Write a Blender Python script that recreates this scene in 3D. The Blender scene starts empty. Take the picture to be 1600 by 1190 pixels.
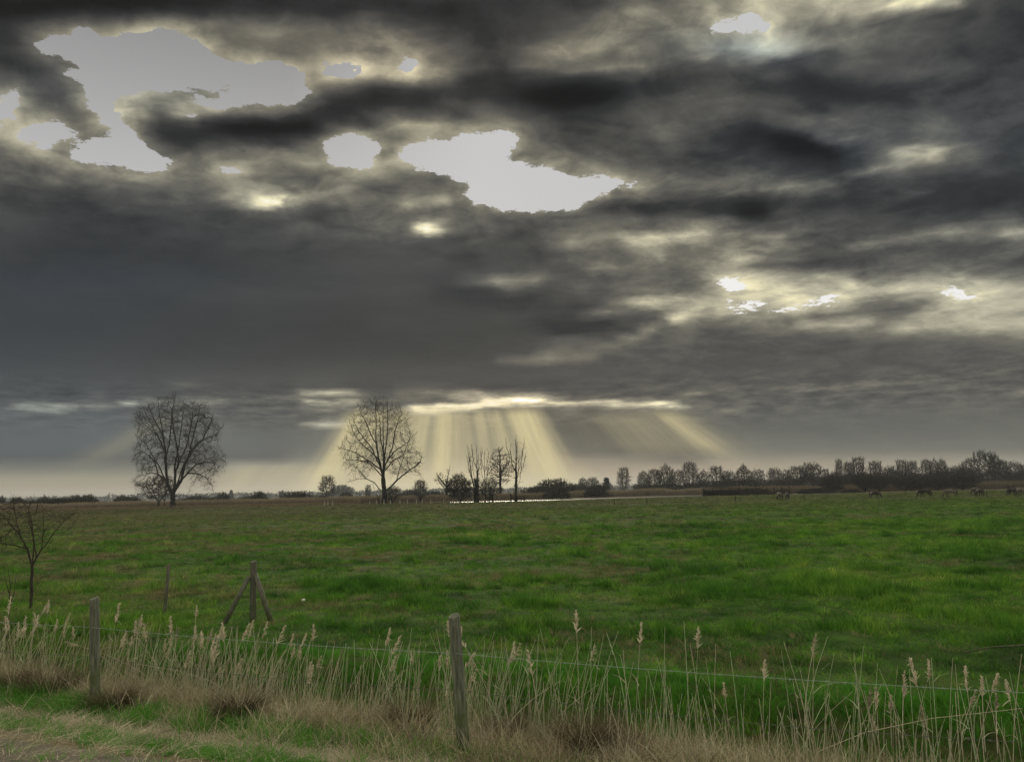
import bpy, bmesh, math, random
import numpy as np
from mathutils import Vector, Matrix, Euler

random.seed(11)
rng = np.random.default_rng(11)
scene = bpy.context.scene
COL = scene.collection
R = math.radians

# ------------------------------------------------------------------ camera
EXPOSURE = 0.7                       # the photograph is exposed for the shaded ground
CAM_H, FPX, PITCH, ROLL = 2.25, 1250.0, R(7.88), R(-1.2)
cam_data = bpy.data.cameras.new("camera")
cam = bpy.data.objects.new("camera", cam_data)
COL.objects.link(cam)
cam_data.sensor_width = 36.0
cam_data.lens = 36.0 * FPX / 1600.0
cam_data.clip_start, cam_data.clip_end = 0.1, 20000.0
CAM_M = (Matrix.Rotation(math.pi / 2 + PITCH, 4, 'X') @ Matrix.Rotation(ROLL, 4, 'Z'))
CAM_M.translation = (0, 0, CAM_H)
cam.matrix_world = CAM_M
scene.camera = cam
CM3 = np.array(CAM_M.to_3x3())

def ray(px, py):
    """direction from the camera for a pixel of the 1600 x 1190 photograph"""
    d = CM3 @ np.array([(px - 800.0) / FPX, -(py - 595.0) / FPX, -1.0])
    return d / np.linalg.norm(d)

def ground_at(px, py, z=0.0):
    d = ray(px, py)
    t = (z - CAM_H) / d[2]
    return np.array([d[0] * t, d[1] * t, z])

def at_depth(px, Y, z=0.0):
    """ground point at depth Y (m) in the column of pixel px (taken near the horizon)"""
    d = ray(px, 768.0 - (px - 800) * 0.021)
    return np.array([d[0] / d[1] * Y, Y, z])

def px_of(p):
    q = CM3.T @ (np.array(p, float) - np.array([0, 0, CAM_H]))
    return 800 + FPX * q[0] / -q[2], 595 - FPX * q[1] / -q[2]

def az_el_to_px(az, el):
    d = np.stack([np.sin(az) * np.cos(el), np.cos(az) * np.cos(el), np.sin(el)], -1)
    q = d @ CM3
    return 800 + FPX * q[..., 0] / -q[..., 2], 595 - FPX * q[..., 1] / -q[..., 2]

def lin(c):
    c = np.asarray(c, float) / 255.0
    return np.where(c <= 0.04045, c / 12.92, ((c + 0.055) / 1.055) ** 2.4)

# ------------------------------------------------------------------ node helpers
class NT:
    """small wrapper that makes and links shader nodes"""
    def __init__(self, tree):
        self.t = tree
    def node(self, kind, **kw):
        n = self.t.nodes.new(kind)
        for k, v in kw.items():
            setattr(n, k, v)
        return n
    def put(self, sock, v):
        if isinstance(v, bpy.types.NodeSocket):
            self.t.links.new(v, sock)
        else:
            if sock.type == 'RGBA' and len(v) == 3:
                v = tuple(v) + (1.0,)
            sock.default_value = v
    def math(self, op, a, b=None, c=None, clamp=False):
        n = self.node('ShaderNodeMath', operation=op, use_clamp=clamp)
        for i, v in enumerate((a, b, c)):
            if v is not None:
                self.put(n.inputs[i], v)
        return n.outputs[0]
    def vmath(self, op, a, b=None, scale=None):
        n = self.node('ShaderNodeVectorMath', operation=op)
        self.put(n.inputs[0], a)
        if b is not None:
            self.put(n.inputs[1], b)
        if scale is not None:
            self.put(n.inputs['Scale'], scale)
        return n.outputs[0]
    def range(self, v, a, b, c=0.0, d=1.0, smooth=False):
        n = self.node('ShaderNodeMapRange', clamp=True, interpolation_type='SMOOTHSTEP' if smooth else 'LINEAR')
        for i, x in enumerate((v, a, b, c, d)):
            self.put(n.inputs[i], x)
        return n.outputs[0]
    def mix(self, f, a, b, blend='MIX'):
        n = self.node('ShaderNodeMix', data_type='RGBA', blend_type=blend)
        self.put(n.inputs[0], f)
        self.put(n.inputs[6], a)
        self.put(n.inputs[7], b)
        return n.outputs[2]
    def fmix(self, f, a, b):
        n = self.node('ShaderNodeMix', data_type='FLOAT')
        self.put(n.inputs[0], f)
        self.put(n.inputs[2], a)
        self.put(n.inputs[3], b)
        return n.outputs[0]
    def noise(self, vec, scale, detail=4.0, rough=0.5, dist=0.0, out=0):
        n = self.node('ShaderNodeTexNoise')
        if vec is not None:
            self.put(n.inputs['Vector'], vec)
        n.inputs['Scale'].default_value = scale
        n.inputs['Detail'].default_value = detail
        n.inputs['Roughness'].default_value = rough
        n.inputs['Distortion'].default_value = dist
        return n.outputs[out]
    def ramp(self, fac, stops, interp='LINEAR'):
        n = self.node('ShaderNodeValToRGB')
        cr = n.color_ramp
        cr.interpolation = interp
        while len(cr.elements) < len(stops):
            cr.elements.new(1.0)
        for e, (p, c) in zip(cr.elements, stops):
            e.position = p
        for e, (p, c) in zip(cr.elements, stops):
            e.color = tuple(c) + (1.0,) if len(c) == 3 else tuple(c)
        self.put(n.inputs[0], fac)
        return n.outputs[0]
    def sep(self, v):
        n = self.node('ShaderNodeSeparateXYZ')
        self.put(n.inputs[0], v)
        return n.outputs
    def comb(self, x, y, z=0.0):
        n = self.node('ShaderNodeCombineXYZ')
        for i, v in enumerate((x, y, z)):
            self.put(n.inputs[i], v)
        return n.outputs[0]

# ------------------------------------------------------------------ cloud cover, given as brightness over azimuth and elevation
SKY_ROWS_Y = np.arange(-50, 801, 50)
SKY_BASE = np.array([
 [30,28,30,35,40,45,40,38,38,55,75,130,150,140,100,70,55],
 [28,26,28,34,42,48,42,36,34,52,78,135,160,165,120,72,50],
 [45,70,95,98,92,78,85,62,48,66,100,140,150,110,75,60,48],
 [62,80,100,110,108,100,105,80,60,78,92,100,85,66,58,55,50],
 [88,85,105,92,80,56,48,48,44,42,62,72,66,58,58,66,70],
 [100,105,115,66,52,58,60,70,66,58,60,66,58,58,76,70,64],
 [100,92,95,88,78,88,100,84,78,78,66,46,44,46,92,78,52],
 [62,62,72,84,118,84,84,104,104,112,106,78,54,54,60,50,48],
 [55,55,56,62,70,72,92,78,66,76,84,104,76,60,62,66,84],
 [51,51,52,53,56,60,64,64,68,84,92,104,100,84,80,76,74],
 [52,52,53,54,56,58,59,58,60,72,86,110,150,145,140,146,138],
 [56,56,56,56,57,57,57,56,58,68,86,118,140,124,112,140,160],
 [62,62,62,60,60,60,60,62,66,80,80,78,76,76,78,82,88],
 [73,73,74,75,78,82,82,82,80,80,80,81,82,84,85,85,86],
 [93,95,96,97,99,104,112,118,112,98,95,96,97,97,97,98,98],
 [98,100,103,107,112,118,122,122,116,108,106,107,108,109,110,110,110],
 [138,138,138,140,146,156,164,168,164,152,150,150,150,148,146,144,142],
 [138,138,138,140,146,156,164,168,164,152,150,150,150,148,146,144,142]], float)
# light and dark streaks: x1, y1, x2, y2, half width, change
SKY_STREAKS = [
 (0,5,330,5,22,-10),(590,60,660,70,26,30),(560,110,700,120,16,35),(850,85,960,70,18,30),(940,40,1010,25,18,35),
 (900,115,1000,108,7,22),(820,112,850,112,6,25),
 (860,150,1000,140,26,-18),(500,170,640,160,24,-12),(330,195,480,205,22,-16),(250,190,300,230,25,-8),
 (390,235,470,245,12,22),(600,185,680,200,16,14),(350,265,480,255,9,18),
 (1080,75,1210,72,12,20),(1060,92,1140,95,5,28),(1180,88,1270,68,5,45),(1130,100,1300,85,10,-18),
 (1260,50,1500,20,10,-25),(1390,5,1480,5,10,70),(1340,30,1380,20,12,20),(1540,40,1600,120,60,-14),
 (1430,105,1600,100,16,18),(1090,115,1350,140,22,-14),
 (1130,210,1260,222,18,-20),(1220,232,1350,248,14,-16),(1415,240,1460,238,13,52),(1460,240,1530,245,18,18),
 (1290,215,1330,215,8,24),(1260,190,1320,195,14,12),(1340,270,1400,262,7,30),
 (1060,282,1300,290,14,30),(1140,300,1290,285,7,32),(1290,305,1600,280,16,-14),(940,325,1180,330,20,-38),
 (1180,318,1600,330,22,-12),(1380,310,1430,305,9,12),
 (990,375,1140,355,7,62),(1010,385,1060,372,9,34),(1360,378,1600,358,9,48),(1150,385,1230,375,10,26),(1060,395,1120,400,12,-22),
 (900,385,925,388,7,42),(930,420,955,418,5,42),(905,445,925,442,5,46),(870,405,900,405,7,18),(930,375,1000,400,18,10),
 (780,440,800,450,9,38),(820,437,840,438,7,40),(740,435,790,440,8,24),(720,400,880,405,16,-14),(700,455,900,480,16,-14),
 (930,490,1010,468,8,44),(1000,470,1110,472,8,52),(1050,492,1070,488,6,60),(985,525,1060,492,6,62),(1060,485,1130,470,10,30),
 (880,520,1030,515,10,-18),(860,505,1030,500,16,-20),(930,548,1000,530,8,30),
 (1150,408,1170,398,6,40),(1190,420,1340,408,12,-32),(1330,425,1600,418,12,-22),(1120,440,1330,470,16,24),(1330,452,1600,470,12,18),
 (1340,478,1430,476,10,-40),(1210,495,1320,490,10,-26),(1520,445,1600,440,9,-22),(1260,512,1320,505,6,34),
 (1330,500,1400,508,5,44),(1400,508,1600,514,6,40),(1430,500,1600,500,8,24),(1100,515,1320,530,14,-26),
 (785,566,850,563,4,58),(860,562,890,556,4,32),(905,558,935,552,4,30),(850,548,880,545,4,18),(880,535,960,520,6,16),
 (1040,605,1240,607,4,10),(1250,608,1460,595,3,24),(1060,615,1110,615,3,28),(1060,635,1160,640,3,24),(1590,615,1600,615,5,50),
 # thin bright band under the main cloud bank
 (20,636,100,637,5,62),(100,635,205,632,4,34),(205,628,330,628,4,58),(340,624,480,622,3,26),(470,612,550,614,5,60),
 (520,616,525,616,7,30),(620,610,740,612,4,52),(490,628,560,629,4,62),(500,640,560,640,4,26),(495,662,545,660,5,85),
 (652,637,740,634,5,165),(760,629,835,626,5,200),(720,620,840,620,6,60),(0,722,430,718,17,-26),(860,626,1050,630,5,30),(660,645,700,645,5,60),
 (850,628,860,628,8,50),(865,631,1050,631,4,72),(930,630,970,631,5,40),(1020,633,1060,636,6,60),(650,667,690,667,3,34),
 (730,657,840,656,3,34),(740,600,860,602,8,-12),(560,600,620,604,8,-12),(520,600,720,596,7,-8),
 (430,604,540,606,6,-8),(270,598,300,600,5,18),(560,652,640,655,6,-22),(470,650,640,646,5,-16),
 (410,660,460,690,40,-12),(900,670,1080,705,22,-26),(910,700,1060,715,10,-18),(1180,655,1600,690,30,-4),
 (360,727,460,724,4,26),(1170,690,1230,688,4,16),(0,742,250,740,5,-10),(860,722,1150,720,7,8),(1120,716,1600,712,10,10),
 (495,165,600,150,22,-16),(800,150,1040,140,34,-14),(870,165,1000,150,24,-8),(705,170,740,175,14,14),(615,175,650,205,9,14),(260,205,480,205,18,-22),(330,190,470,195,14,-16),
 (240,190,280,225,14,-14),(470,215,600,205,9,20),(620,200,780,200,8,22),(560,120,760,112,9,18),(700,40,820,60,30,-10),(0,15,700,8,16,-8),
 (1100,120,1400,150,22,-16),(1180,200,1300,235,14,-18),(920,322,1180,335,16,-16),(1380,330,1600,315,16,-14),(1000,150,1060,240,16,12),(400,70,470,90,18,-20),
 (1090,260,1250,275,9,12),(800,260,960,250,14,10),(1180,415,1330,405,8,-14),(1330,130,1450,200,26,6),(640,235,760,225,5,10),

 (150,330,600,380,30,-8),(60,395,400,400,36,-6),(0,285,280,272,10,20),(380,312,450,300,14,44),(411,317,420,313,7,150),(439,303,442,302,3,50),
 (470,312,540,300,10,18),(664,357,672,353,6,165),(655,358,690,352,10,34),(640,325,690,318,10,38),(500,298,600,305,18,12),
 (600,290,720,290,18,-20),(640,275,690,285,12,-20),(690,320,730,318,14,-10),(0,95,70,110,16,-22),(20,120,90,150,16,-10),
 (70,170,120,190,22,-22),(180,160,330,150,12,8),(190,175,330,172,5,34),(560,225,600,240,8,-30),
 (770,345,900,350,18,-10),(600,505,850,498,16,6),(300,470,700,455,10,4),(40,460,250,455,8,3),
]
def polygon_sdf(px, py, poly):
    """signed distance to a polygon, positive inside"""
    poly = np.asarray(poly, float)
    inside = np.zeros(px.shape, bool)
    dist = np.full(px.shape, 1e9)
    n = len(poly)
    for i in range(n):
        ax, ay = poly[i]
        bx, by = poly[(i + 1) % n]
        ex, ey = bx - ax, by - ay
        t = np.clip(((px - ax) * ex + (py - ay) * ey) / (ex * ex + ey * ey + 1e-9), 0, 1)
        dist = np.minimum(dist, np.hypot(px - ax - t * ex, py - ay - t * ey))
        if ay != by:
            c = ((ay > py) != (by > py)) & (px < ex * (py - ay) / (by - ay) + ax)
            inside ^= c
    return np.where(inside, dist, -dist)

SKY_GAPS = [
 [(54,66),(90,55),(118,58),(120,44),(142,40),(165,60),(190,52),(270,47),(325,78),(345,95),(400,97),(440,98),(484,112),(470,128),(490,143),(455,160),(400,158),(330,164),(300,157),(345,148),(366,132),(348,120),(335,138),(235,134),(175,152),(170,172),(200,195),(225,225),(274,258),(230,266),(172,252),(108,248),(115,232),(150,216),(190,215),(165,190),(140,168),(133,132),(97,118),(150,109),(110,95),(70,82)],
 [(0,160),(14,140),(28,142),(20,185),(0,198)],
 [(38,204),(60,193),(92,195),(124,212),(98,215),(72,228),(22,215)],
 [(502,225),(515,214),(545,208),(590,225),(580,245),(586,262),(545,264),(510,250)],
 [(612,248),(640,226),(700,218),(720,211),(800,210),(811,222),(785,250),(830,262),(870,265),(900,275),(962,275),(966,288),(920,312),(895,327),(800,328),(735,318),(722,302),(730,288),(690,265),(645,262)],
 [(968,290),(985,285),(1002,291),(985,293)],
 [(1108,40),(1115,30),(1140,30),(1175,20),(1203,38),(1190,46),(1165,50),(1140,42),(1112,49)],
 [(1117,440),(1130,433),(1145,438),(1165,449),(1140,455)],
 [(1130,480),(1165,476),(1192,471),(1180,482),(1165,488)],
 [(1204,480),(1260,471),(1298,460),(1320,464),(1280,474),(1230,482)],
 [(1476,458),(1490,453),(1502,454),(1490,461)],[(1490,468),(1510,463),(1523,467),(1500,471)],
 [(508,95),(515,93),(520,100),(540,98),(564,112),(555,119),(515,117)],
 [(622,104),(645,92),(655,104),(640,114)],[(335,258),(360,262),(372,258),(360,268)],[(290,168),(318,172),(305,176)],
]
def sstep_(a, b, v):
    t = np.clip((v - a) / (b - a), 0, 1)
    return t * t * (3 - 2 * t)

def cloud_field(az, el):
    px, py = az_el_to_px(az, el)
    x = np.clip(px, 0, 1600) / 100.0
    y = np.clip((py + 50) / 50.0, 0, SKY_BASE.shape[0] - 1.001)
    x = np.clip(x, 0, 15.999)
    xi, yi = x.astype(int), y.astype(int)
    fx, fy = x - xi, y - yi
    fx, fy = fx * fx * (3 - 2 * fx), fy * fy * (3 - 2 * fy)
    B = ((SKY_BASE[yi, xi] * (1 - fx) + SKY_BASE[yi, xi + 1] * fx) * (1 - fy)
         + (SKY_BASE[yi + 1, xi] * (1 - fx) + SKY_BASE[yi + 1, xi + 1] * fx) * fy)
    for x1, y1, x2, y2, w, a in SKY_STREAKS:
        ex, ey = x2 - x1, y2 - y1
        t = np.clip(((px - x1) * ex + (py - y1) * ey) / (ex * ex + ey * ey + 1e-9), 0, 1)
        d2 = ((px - x1 - t * ex) / (1.8 if w > 9 else 2.6)) ** 2 + (py - y1 - t * ey) ** 2
        B = B + a * (1.22 if a > 0 else 1.0) * np.exp(-d2 / (w * w))
    B = B * (1 - .10 * sstep_(430, 520, py) * (1 - sstep_(705, 730, py)))
    G = np.full(px.shape, -60.0)
    for poly in SKY_GAPS:
        sd = polygon_sdf(px, py, poly)
        G = np.maximum(G, np.where(sd > 0, sd * (2.2 if np.ptp(np.array(poly)[:, 1]) < 24 else 1.0), sd))
    B = B + 55 * np.exp(-np.maximum(-G, 0) / 16.0)
    # blue in the outer parts, neutral to warm over the light
    T = np.full(px.shape, 0.5)
    for cx, cy, rx, ry, a in [(0,560,420,260,.42),(1620,210,420,220,.5),(250,395,380,90,.28),(1170,75,120,30,.7),(1290,235,200,40,.3),
                              (250,145,120,30,.35),(60,135,90,40,.3),(0,765,700,32,-.55),(1250,735,700,22,-.35),(940,140,90,30,.2),
                              (1300,670,520,50,.22),(150,690,420,55,.28),(500,690,120,40,.12),(720,420,120,50,.1),(1450,243,70,26,-.4),(800,660,300,90,-.2),(690,90,300,90,-.1)]:
        T = T + a * np.exp(-((px - cx) / rx) ** 2 - ((py - cy) / ry) ** 2)
    T = np.where(T > .5, .5 + (T - .5) * np.where(py < 420, .62, .9), T)
    return np.clip(B / 320.0, 0, 1), np.clip(0.5 + G / 120.0, 0, 1), np.clip(T, 0, 1)

world = bpy.data.worlds.new("World")
scene.world = world
world.use_nodes = True
wt = world.node_tree
wt.nodes.clear()
W = NT(wt)
SUN_AZ = math.atan2(*ray(705, 374)[:2])
SUN_EL = math.asin(ray(705, 374)[2])

D = W.node('ShaderNodeTexCoord').outputs['Generated']
dx, dy, dz = W.sep(D)
az = W.math('ARCTAN2', dx, dy)
el = W.math('ARCSINE', dz)
zpos = W.math('MAXIMUM', dz, 0.0)
inv = W.math('DIVIDE', 1.0, W.math('ADD', zpos, 0.11))
deck = W.comb(W.math('MULTIPLY', dx, inv), W.math('MULTIPLY', dy, inv), 0.0)    # the cloud deck seen from below
wav = W.noise(deck, 2.6, 7.0, 0.58, 0.25, 1)
wx, wy, wz = W.sep(wav)
fine = W.noise(deck, 9.0, 6.0, 0.6, 0.3, 1)
f1, f2, f3 = W.sep(fine)
lift = W.range(el, R(4.5), R(13), 0.10, 1.0)                                    # flatter billows near the horizon
az_w = W.math('ADD', az, W.math('ADD', W.math('MULTIPLY', W.math('SUBTRACT', wx, .5), 0.036),
                                W.math('MULTIPLY', W.math('SUBTRACT', f1, .5), 0.012)))
el_w = W.math('ADD', el, W.math('MULTIPLY', lift, W.math('ADD', W.math('MULTIPLY', W.math('SUBTRACT', wy, .5), 0.022),
                                                         W.math('MULTIPLY', W.math('SUBTRACT', f2, .5), 0.010))))
AZ_MAX = R(42)
el_rows = [R(v) for v in ([0, .7, 1.4, 2.1, 2.7, 3.3, 3.9, 4.5, 4.9, 5.3, 5.6, 5.9, 6.2, 6.5, 6.8, 7.1, 7.5, 8.1, 8.8]
                          + [9.4 + .62 * i for i in range(16)] + [19.2 + .45 * i for i in range(36)])]
NST, NSEG = 32, 4
fr = W.math('MULTIPLY', W.math('ADD', W.math('DIVIDE', az_w, AZ_MAX), 1.0), NSEG / 2)
seg = [W.math('SUBTRACT', fr, float(k), clamp=True) for k in range(NSEG)]
past = [W.math('GREATER_THAN', fr, float(k)) for k in range(1, NSEG)]
field = None
for i, e in enumerate(el_rows):
    g = bpy.data.node_groups.new("cloud_row", 'ShaderNodeTree')     # small trees keep ramp edits fast
    for k in range(2 * NSEG - 1):
        g.interface.new_socket('in', in_out='INPUT', socket_type='NodeSocketFloat')
    g.interface.new_socket('field', in_out='OUTPUT', socket_type='NodeSocketColor')
    N = NT(g)
    gi, go = N.node('NodeGroupInput'), N.node('NodeGroupOutput')
    acc = None
    for k in range(NSEG):
        t = np.linspace(0, 1, NST)
        Bv, Gv, Tv = cloud_field((2 * (k + t) / NSEG - 1) * AZ_MAX, np.full(NST, e))
        rp = N.ramp(gi.outputs[k], [(t[j], (Bv[j], Gv[j], Tv[j])) for j in range(NST)])
        acc = rp if acc is None else N.mix(gi.outputs[NSEG + k - 1], acc, rp)
    g.links.new(acc, go.inputs[0])
    gn = W.node('ShaderNodeGroup', node_tree=g)
    for k, sk in enumerate(seg + past):
        W.put(gn.inputs[k], sk)
    row = gn.outputs[0]
    if field is None:
        field = row
    else:
        field = W.mix(W.range(el_w, el_rows[i - 1], e), field, row)
fB, fG, fT = W.sep(field)
# unseen broken cover, made brighter than the sky in view to light the ground
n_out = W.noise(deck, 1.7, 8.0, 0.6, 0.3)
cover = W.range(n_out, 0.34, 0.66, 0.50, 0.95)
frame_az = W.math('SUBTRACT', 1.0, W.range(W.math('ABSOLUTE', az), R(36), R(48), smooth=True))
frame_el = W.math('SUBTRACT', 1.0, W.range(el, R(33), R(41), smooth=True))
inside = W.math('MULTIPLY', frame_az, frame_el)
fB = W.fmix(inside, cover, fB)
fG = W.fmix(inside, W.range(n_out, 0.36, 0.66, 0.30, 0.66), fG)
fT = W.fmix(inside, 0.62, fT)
# billows in the brightness
inv2 = W.math('DIVIDE', 1.0, W.math('ADD', zpos, 0.30))
puff = W.comb(W.math('MULTIPLY', dx, inv2), W.math('MULTIPLY', W.math('MULTIPLY', dy, inv2), 1.25), 0.0)     # rounder billows in the thick of the cloud
b1 = W.range(W.noise(puff, 6.0, 5.0, 0.52, 0.5), 0.34, 0.66, -0.5, 0.5, True)
b2 = W.noise(deck, 13.0, 6.0, 0.58, 0.5)
b3 = W.range(W.noise(puff, 14.0, 6.0, 0.58, 0.7), 0.32, 0.68, -0.5, 0.5, True)
bil = W.math('ADD', W.math('MULTIPLY', b1, 0.34), W.math('ADD', W.math('MULTIPLY', b3, 0.18), W.math('MULTIPLY', W.math('SUBTRACT', b2, .5), 0.55)))
calm = W.math('MULTIPLY', W.range(el, R(20), R(15), smooth=True), W.range(az, R(14), R(-4), 0.0, 0.84, True))   # the smooth bank low on the left
bil = W.math('MULTIPLY', bil, W.math('MULTIPLY', W.range(el, R(3), R(16), 0.12, 1.1), W.math('SUBTRACT', 1.0, calm)))
shred = W.noise(W.comb(W.math('MULTIPLY', az, 34.0), W.math('MULTIPLY', el, 150.0)), 1.0, 5.0, 0.6)          # torn edge of the bank above the light
bil = W.math('ADD', bil, W.math('MULTIPLY', W.math('SUBTRACT', shred, .5), W.math('MULTIPLY', W.range(el, R(3.9), R(5.6)), W.range(el, R(8), R(6.6), 0.10, 1.15))))
fB = W.math('MULTIPLY', fB, W.math('ADD', 1.0, bil), clamp=True)
fB = W.math('ADD', W.math('MULTIPLY', fB, 0.975), 8 / 320)        # thin light even in the darkest cloud
def c3(*c):
    return tuple(lin(c))
cloud = W.ramp(fB, [(0, c3(12,13,13)), (25/320, c3(27,27,27)), (50/320, c3(50,51,51)), (80/320, c3(82,81,77)), (110/320, c3(112,109,98)),
                    (145/320, c3(152,147,128)), (185/320, c3(194,187,160)), (230/320, c3(244,233,190)), (290/320, c3(255,250,224)), (1, (1.3,1.3,1.2))])
tint = W.ramp(fT, [(0, (1.15,.95,.92)), (.3, (1.06,.985,.96)), (.5, (1,1,1)), (.75, (.93,.99,1.09)), (1, (.82,.97,1.22))])
cloud = W.mix(1.0, cloud, tint, 'MULTIPLY')
# shafts of light falling from the bright band, fanning out from the hidden sun
du = W.math('SUBTRACT', az, SUN_AZ)
dv = W.math('MAXIMUM', W.math('SUBTRACT', SUN_EL, el), 0.02)
fan = W.math('DIVIDE', du, dv)
def fan_of(px, py=740):
    d = ray(px, py)
    return (math.atan2(d[0], d[1]) - SUN_AZ) / (SUN_EL - math.asin(d[2]))
F0, F1 = fan_of(0), fan_of(1400)
def beam_stops(lst):
    return [((fan_of(x) - F0) / (F1 - F0), (v, v, v)) for x, v in lst]
fanf = W.math('DIVIDE', W.math('SUBTRACT', W.math('ADD', fan, W.math('MULTIPLY', W.math('SUBTRACT', f3, .5), 0.012)), F0), F1 - F0)
main_beam = W.ramp(fanf, beam_stops([(0,0),(340,0),(462,.02),(484,.22),(500,.70),(520,.82),(536,.62),(552,.74),(572,.46),(600,.52),(618,.62),(636,.50),(652,.60),(666,.40),(684,.90),
    (697,1.0),(708,.55),(724,.60),(738,.42),(750,.26),(760,.44),(768,.52),(778,.30),(792,.50),(804,.56),(814,.34),(838,.92),(866,1.0),(882,.86),(898,.36),(916,.06),(1400,0)]), 'EASE')
side_beam = W.ramp(fanf, beam_stops([(0,0),(50,0),(85,.09),(110,.20),(140,.05),(400,0),(930,0),(985,.03),(1010,.12),(1030,.22),(1045,.10),(1070,.26),(1090,.16),
    (1108,.24),(1130,.22),(1150,.50),(1172,.66),(1190,.30),(1215,.08),(1250,0),(1400,0)]), 'B_SPLINE')
low_beam = W.ramp(fanf, beam_stops([(0,0),(330,0),(365,.18),(385,.36),(405,.12),(425,.26),(450,.10),(475,.20),(520,.05),(600,0),(1400,0)]), 'B_SPLINE')
el_px = lambda px, py: math.asin(ray(px, py)[2])
top_fade = W.range(el, el_px(800,630), el_px(800,652), smooth=True)
main_mask = W.math('MULTIPLY', top_fade, W.range(el, el_px(700,775), el_px(700,690), 0.80, 1.0))
side_mask = W.math('MULTIPLY', W.range(el, el_px(1050,632), el_px(1050,655), smooth=True), W.range(el, el_px(1100,722), el_px(1100,690), 0.15, 1.0, True))
low_mask = W.range(el, el_px(420,722), el_px(420,735), smooth=True)
beams = W.math('ADD', W.math('MULTIPLY', main_beam, main_mask),
               W.math('ADD', W.math('MULTIPLY', side_beam, side_mask), W.math('MULTIPLY', low_beam, low_mask)))
streaks = W.noise(W.comb(W.math('MULTIPLY', fan, 13.0), 0.3, W.math('MULTIPLY', el, 6.0)), 1.0, 4.0, 0.65)
beams = W.math('MULTIPLY', beams, W.range(streaks, .30, .68, .62, 1.18), clamp=True)
fill = W.math('MULTIPLY', W.range(el, el_px(700,700), el_px(700,762), 0.0, 0.66, True), W.math('MULTIPLY', W.range(fan, fan_of(400), fan_of(560), smooth=True), W.range(fan, fan_of(960), fan_of(860), smooth=True)))
beams = W.math('MAXIMUM', beams, fill)
cloud = W.mix(beams, cloud, c3(214,200,152))
# breaks in the cover
gap = W.math('ADD', W.math('ADD', W.math('MULTIPLY', W.math('SUBTRACT', fG, 0.5), 120.0), 2.5), W.math('MULTIPLY', W.math('SUBTRACT', W.noise(deck, 26.0, 9.0, 0.72), .5), 36.0))
gap = W.range(gap, -0.8, 0.8, smooth=True)
gl = W.range(el, R(33), R(21), 0.0, 1.0)
gapc = W.mix(gl, c3(126,126,126), c3(184,184,184))
gapc = W.mix(W.range(az, R(-16), R(-2)), gapc, c3(194,194,195))
gapc = W.mix(W.range(az, R(8), R(14)), gapc, W.mix(W.range(el, R(24), R(18)), c3(196,196,196), c3(240,238,236)))
skyt = W.node('ShaderNodeTexSky', sky_type='NISHITA')
skyt.sun_disc = False
skyt.sun_elevation, skyt.sun_rotation = SUN_EL, SUN_AZ
skyt.dust_density, skyt.air_density = 3.0, 1.0
bg_sky = W.node('ShaderNodeBackground')
W.put(bg_sky.inputs[0], skyt.outputs[0])
bg_sky.inputs[1].default_value = 0.05
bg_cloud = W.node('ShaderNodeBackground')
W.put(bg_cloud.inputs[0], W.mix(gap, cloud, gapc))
W.put(bg_cloud.inputs[1], W.fmix(inside, 1.0, 2.0 ** -EXPOSURE))  # sky in view dimmed against exposure; unseen sky left brighter to light the ground
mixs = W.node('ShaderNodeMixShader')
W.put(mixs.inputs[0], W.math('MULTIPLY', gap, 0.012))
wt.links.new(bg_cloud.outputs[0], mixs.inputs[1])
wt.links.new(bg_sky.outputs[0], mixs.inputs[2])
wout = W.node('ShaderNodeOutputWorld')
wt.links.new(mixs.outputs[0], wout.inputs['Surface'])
world.cycles.sampling_method = 'MANUAL'
world.cycles.sample_map_resolution = 512

# ------------------------------------------------------------------ sun behind the cloud, exposure
sun_data = bpy.data.lights.new("sun", 'SUN')
sun_data.energy, sun_data.angle, sun_data.color = 1.5, R(14), (1.0, 0.90, 0.72)
sun = bpy.data.objects.new("sun", sun_data)
COL.objects.link(sun)
sun.rotation_euler = Vector((-math.sin(SUN_AZ) * math.cos(SUN_EL), -math.cos(SUN_AZ) * math.cos(SUN_EL), -math.sin(SUN_EL))).to_track_quat('-Z', 'Y').to_euler()
scene.view_settings.view_transform = 'Standard'
scene.view_settings.look = 'None'
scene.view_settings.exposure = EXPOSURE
scene.view_settings.gamma = 1.0
scene.view_settings.use_curve_mapping = False
scene.cycles.use_denoising = True
scene.cycles.denoiser = 'OPENIMAGEDENOISE'
scene.cycles.denoising_input_passes = 'RGB_ALBEDO_NORMAL'
scene.cycles.denoising_prefilter = 'NONE'

# ------------------------------------------------------------------ object helpers
def tag(o, label=None, cat=None, group=None, kind=None):
    for k, v in (('label', label), ('category', cat), ('group', group), ('kind', kind)):
        if v:
            o[k] = v
    return o

def mesh_data(name, verts, faces, mat=None, smooth=False):
    me = bpy.data.meshes.new(name)
    verts = np.asarray(verts, np.float32).reshape(-1, 3)
    if isinstance(faces, np.ndarray):
        n, k = faces.shape
        me.vertices.add(len(verts))
        me.vertices.foreach_set('co', verts.ravel())
        me.loops.add(n * k)
        me.loops.foreach_set('vertex_index', faces.astype(np.int32).ravel())
        me.polygons.add(n)
        me.polygons.foreach_set('loop_start', np.arange(0, n * k, k, dtype=np.int32))
        me.polygons.foreach_set('loop_total', np.full(n, k, np.int32))
        me.update(calc_edges=True)
    else:
        me.from_pydata([tuple(map(float, v)) for v in verts], [], [tuple(map(int, f)) for f in faces])
    if smooth:
        me.polygons.foreach_set('use_smooth', np.ones(len(me.polygons), bool))
    if mat:
        me.materials.append(mat)
    me.validate()
    return me

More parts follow.
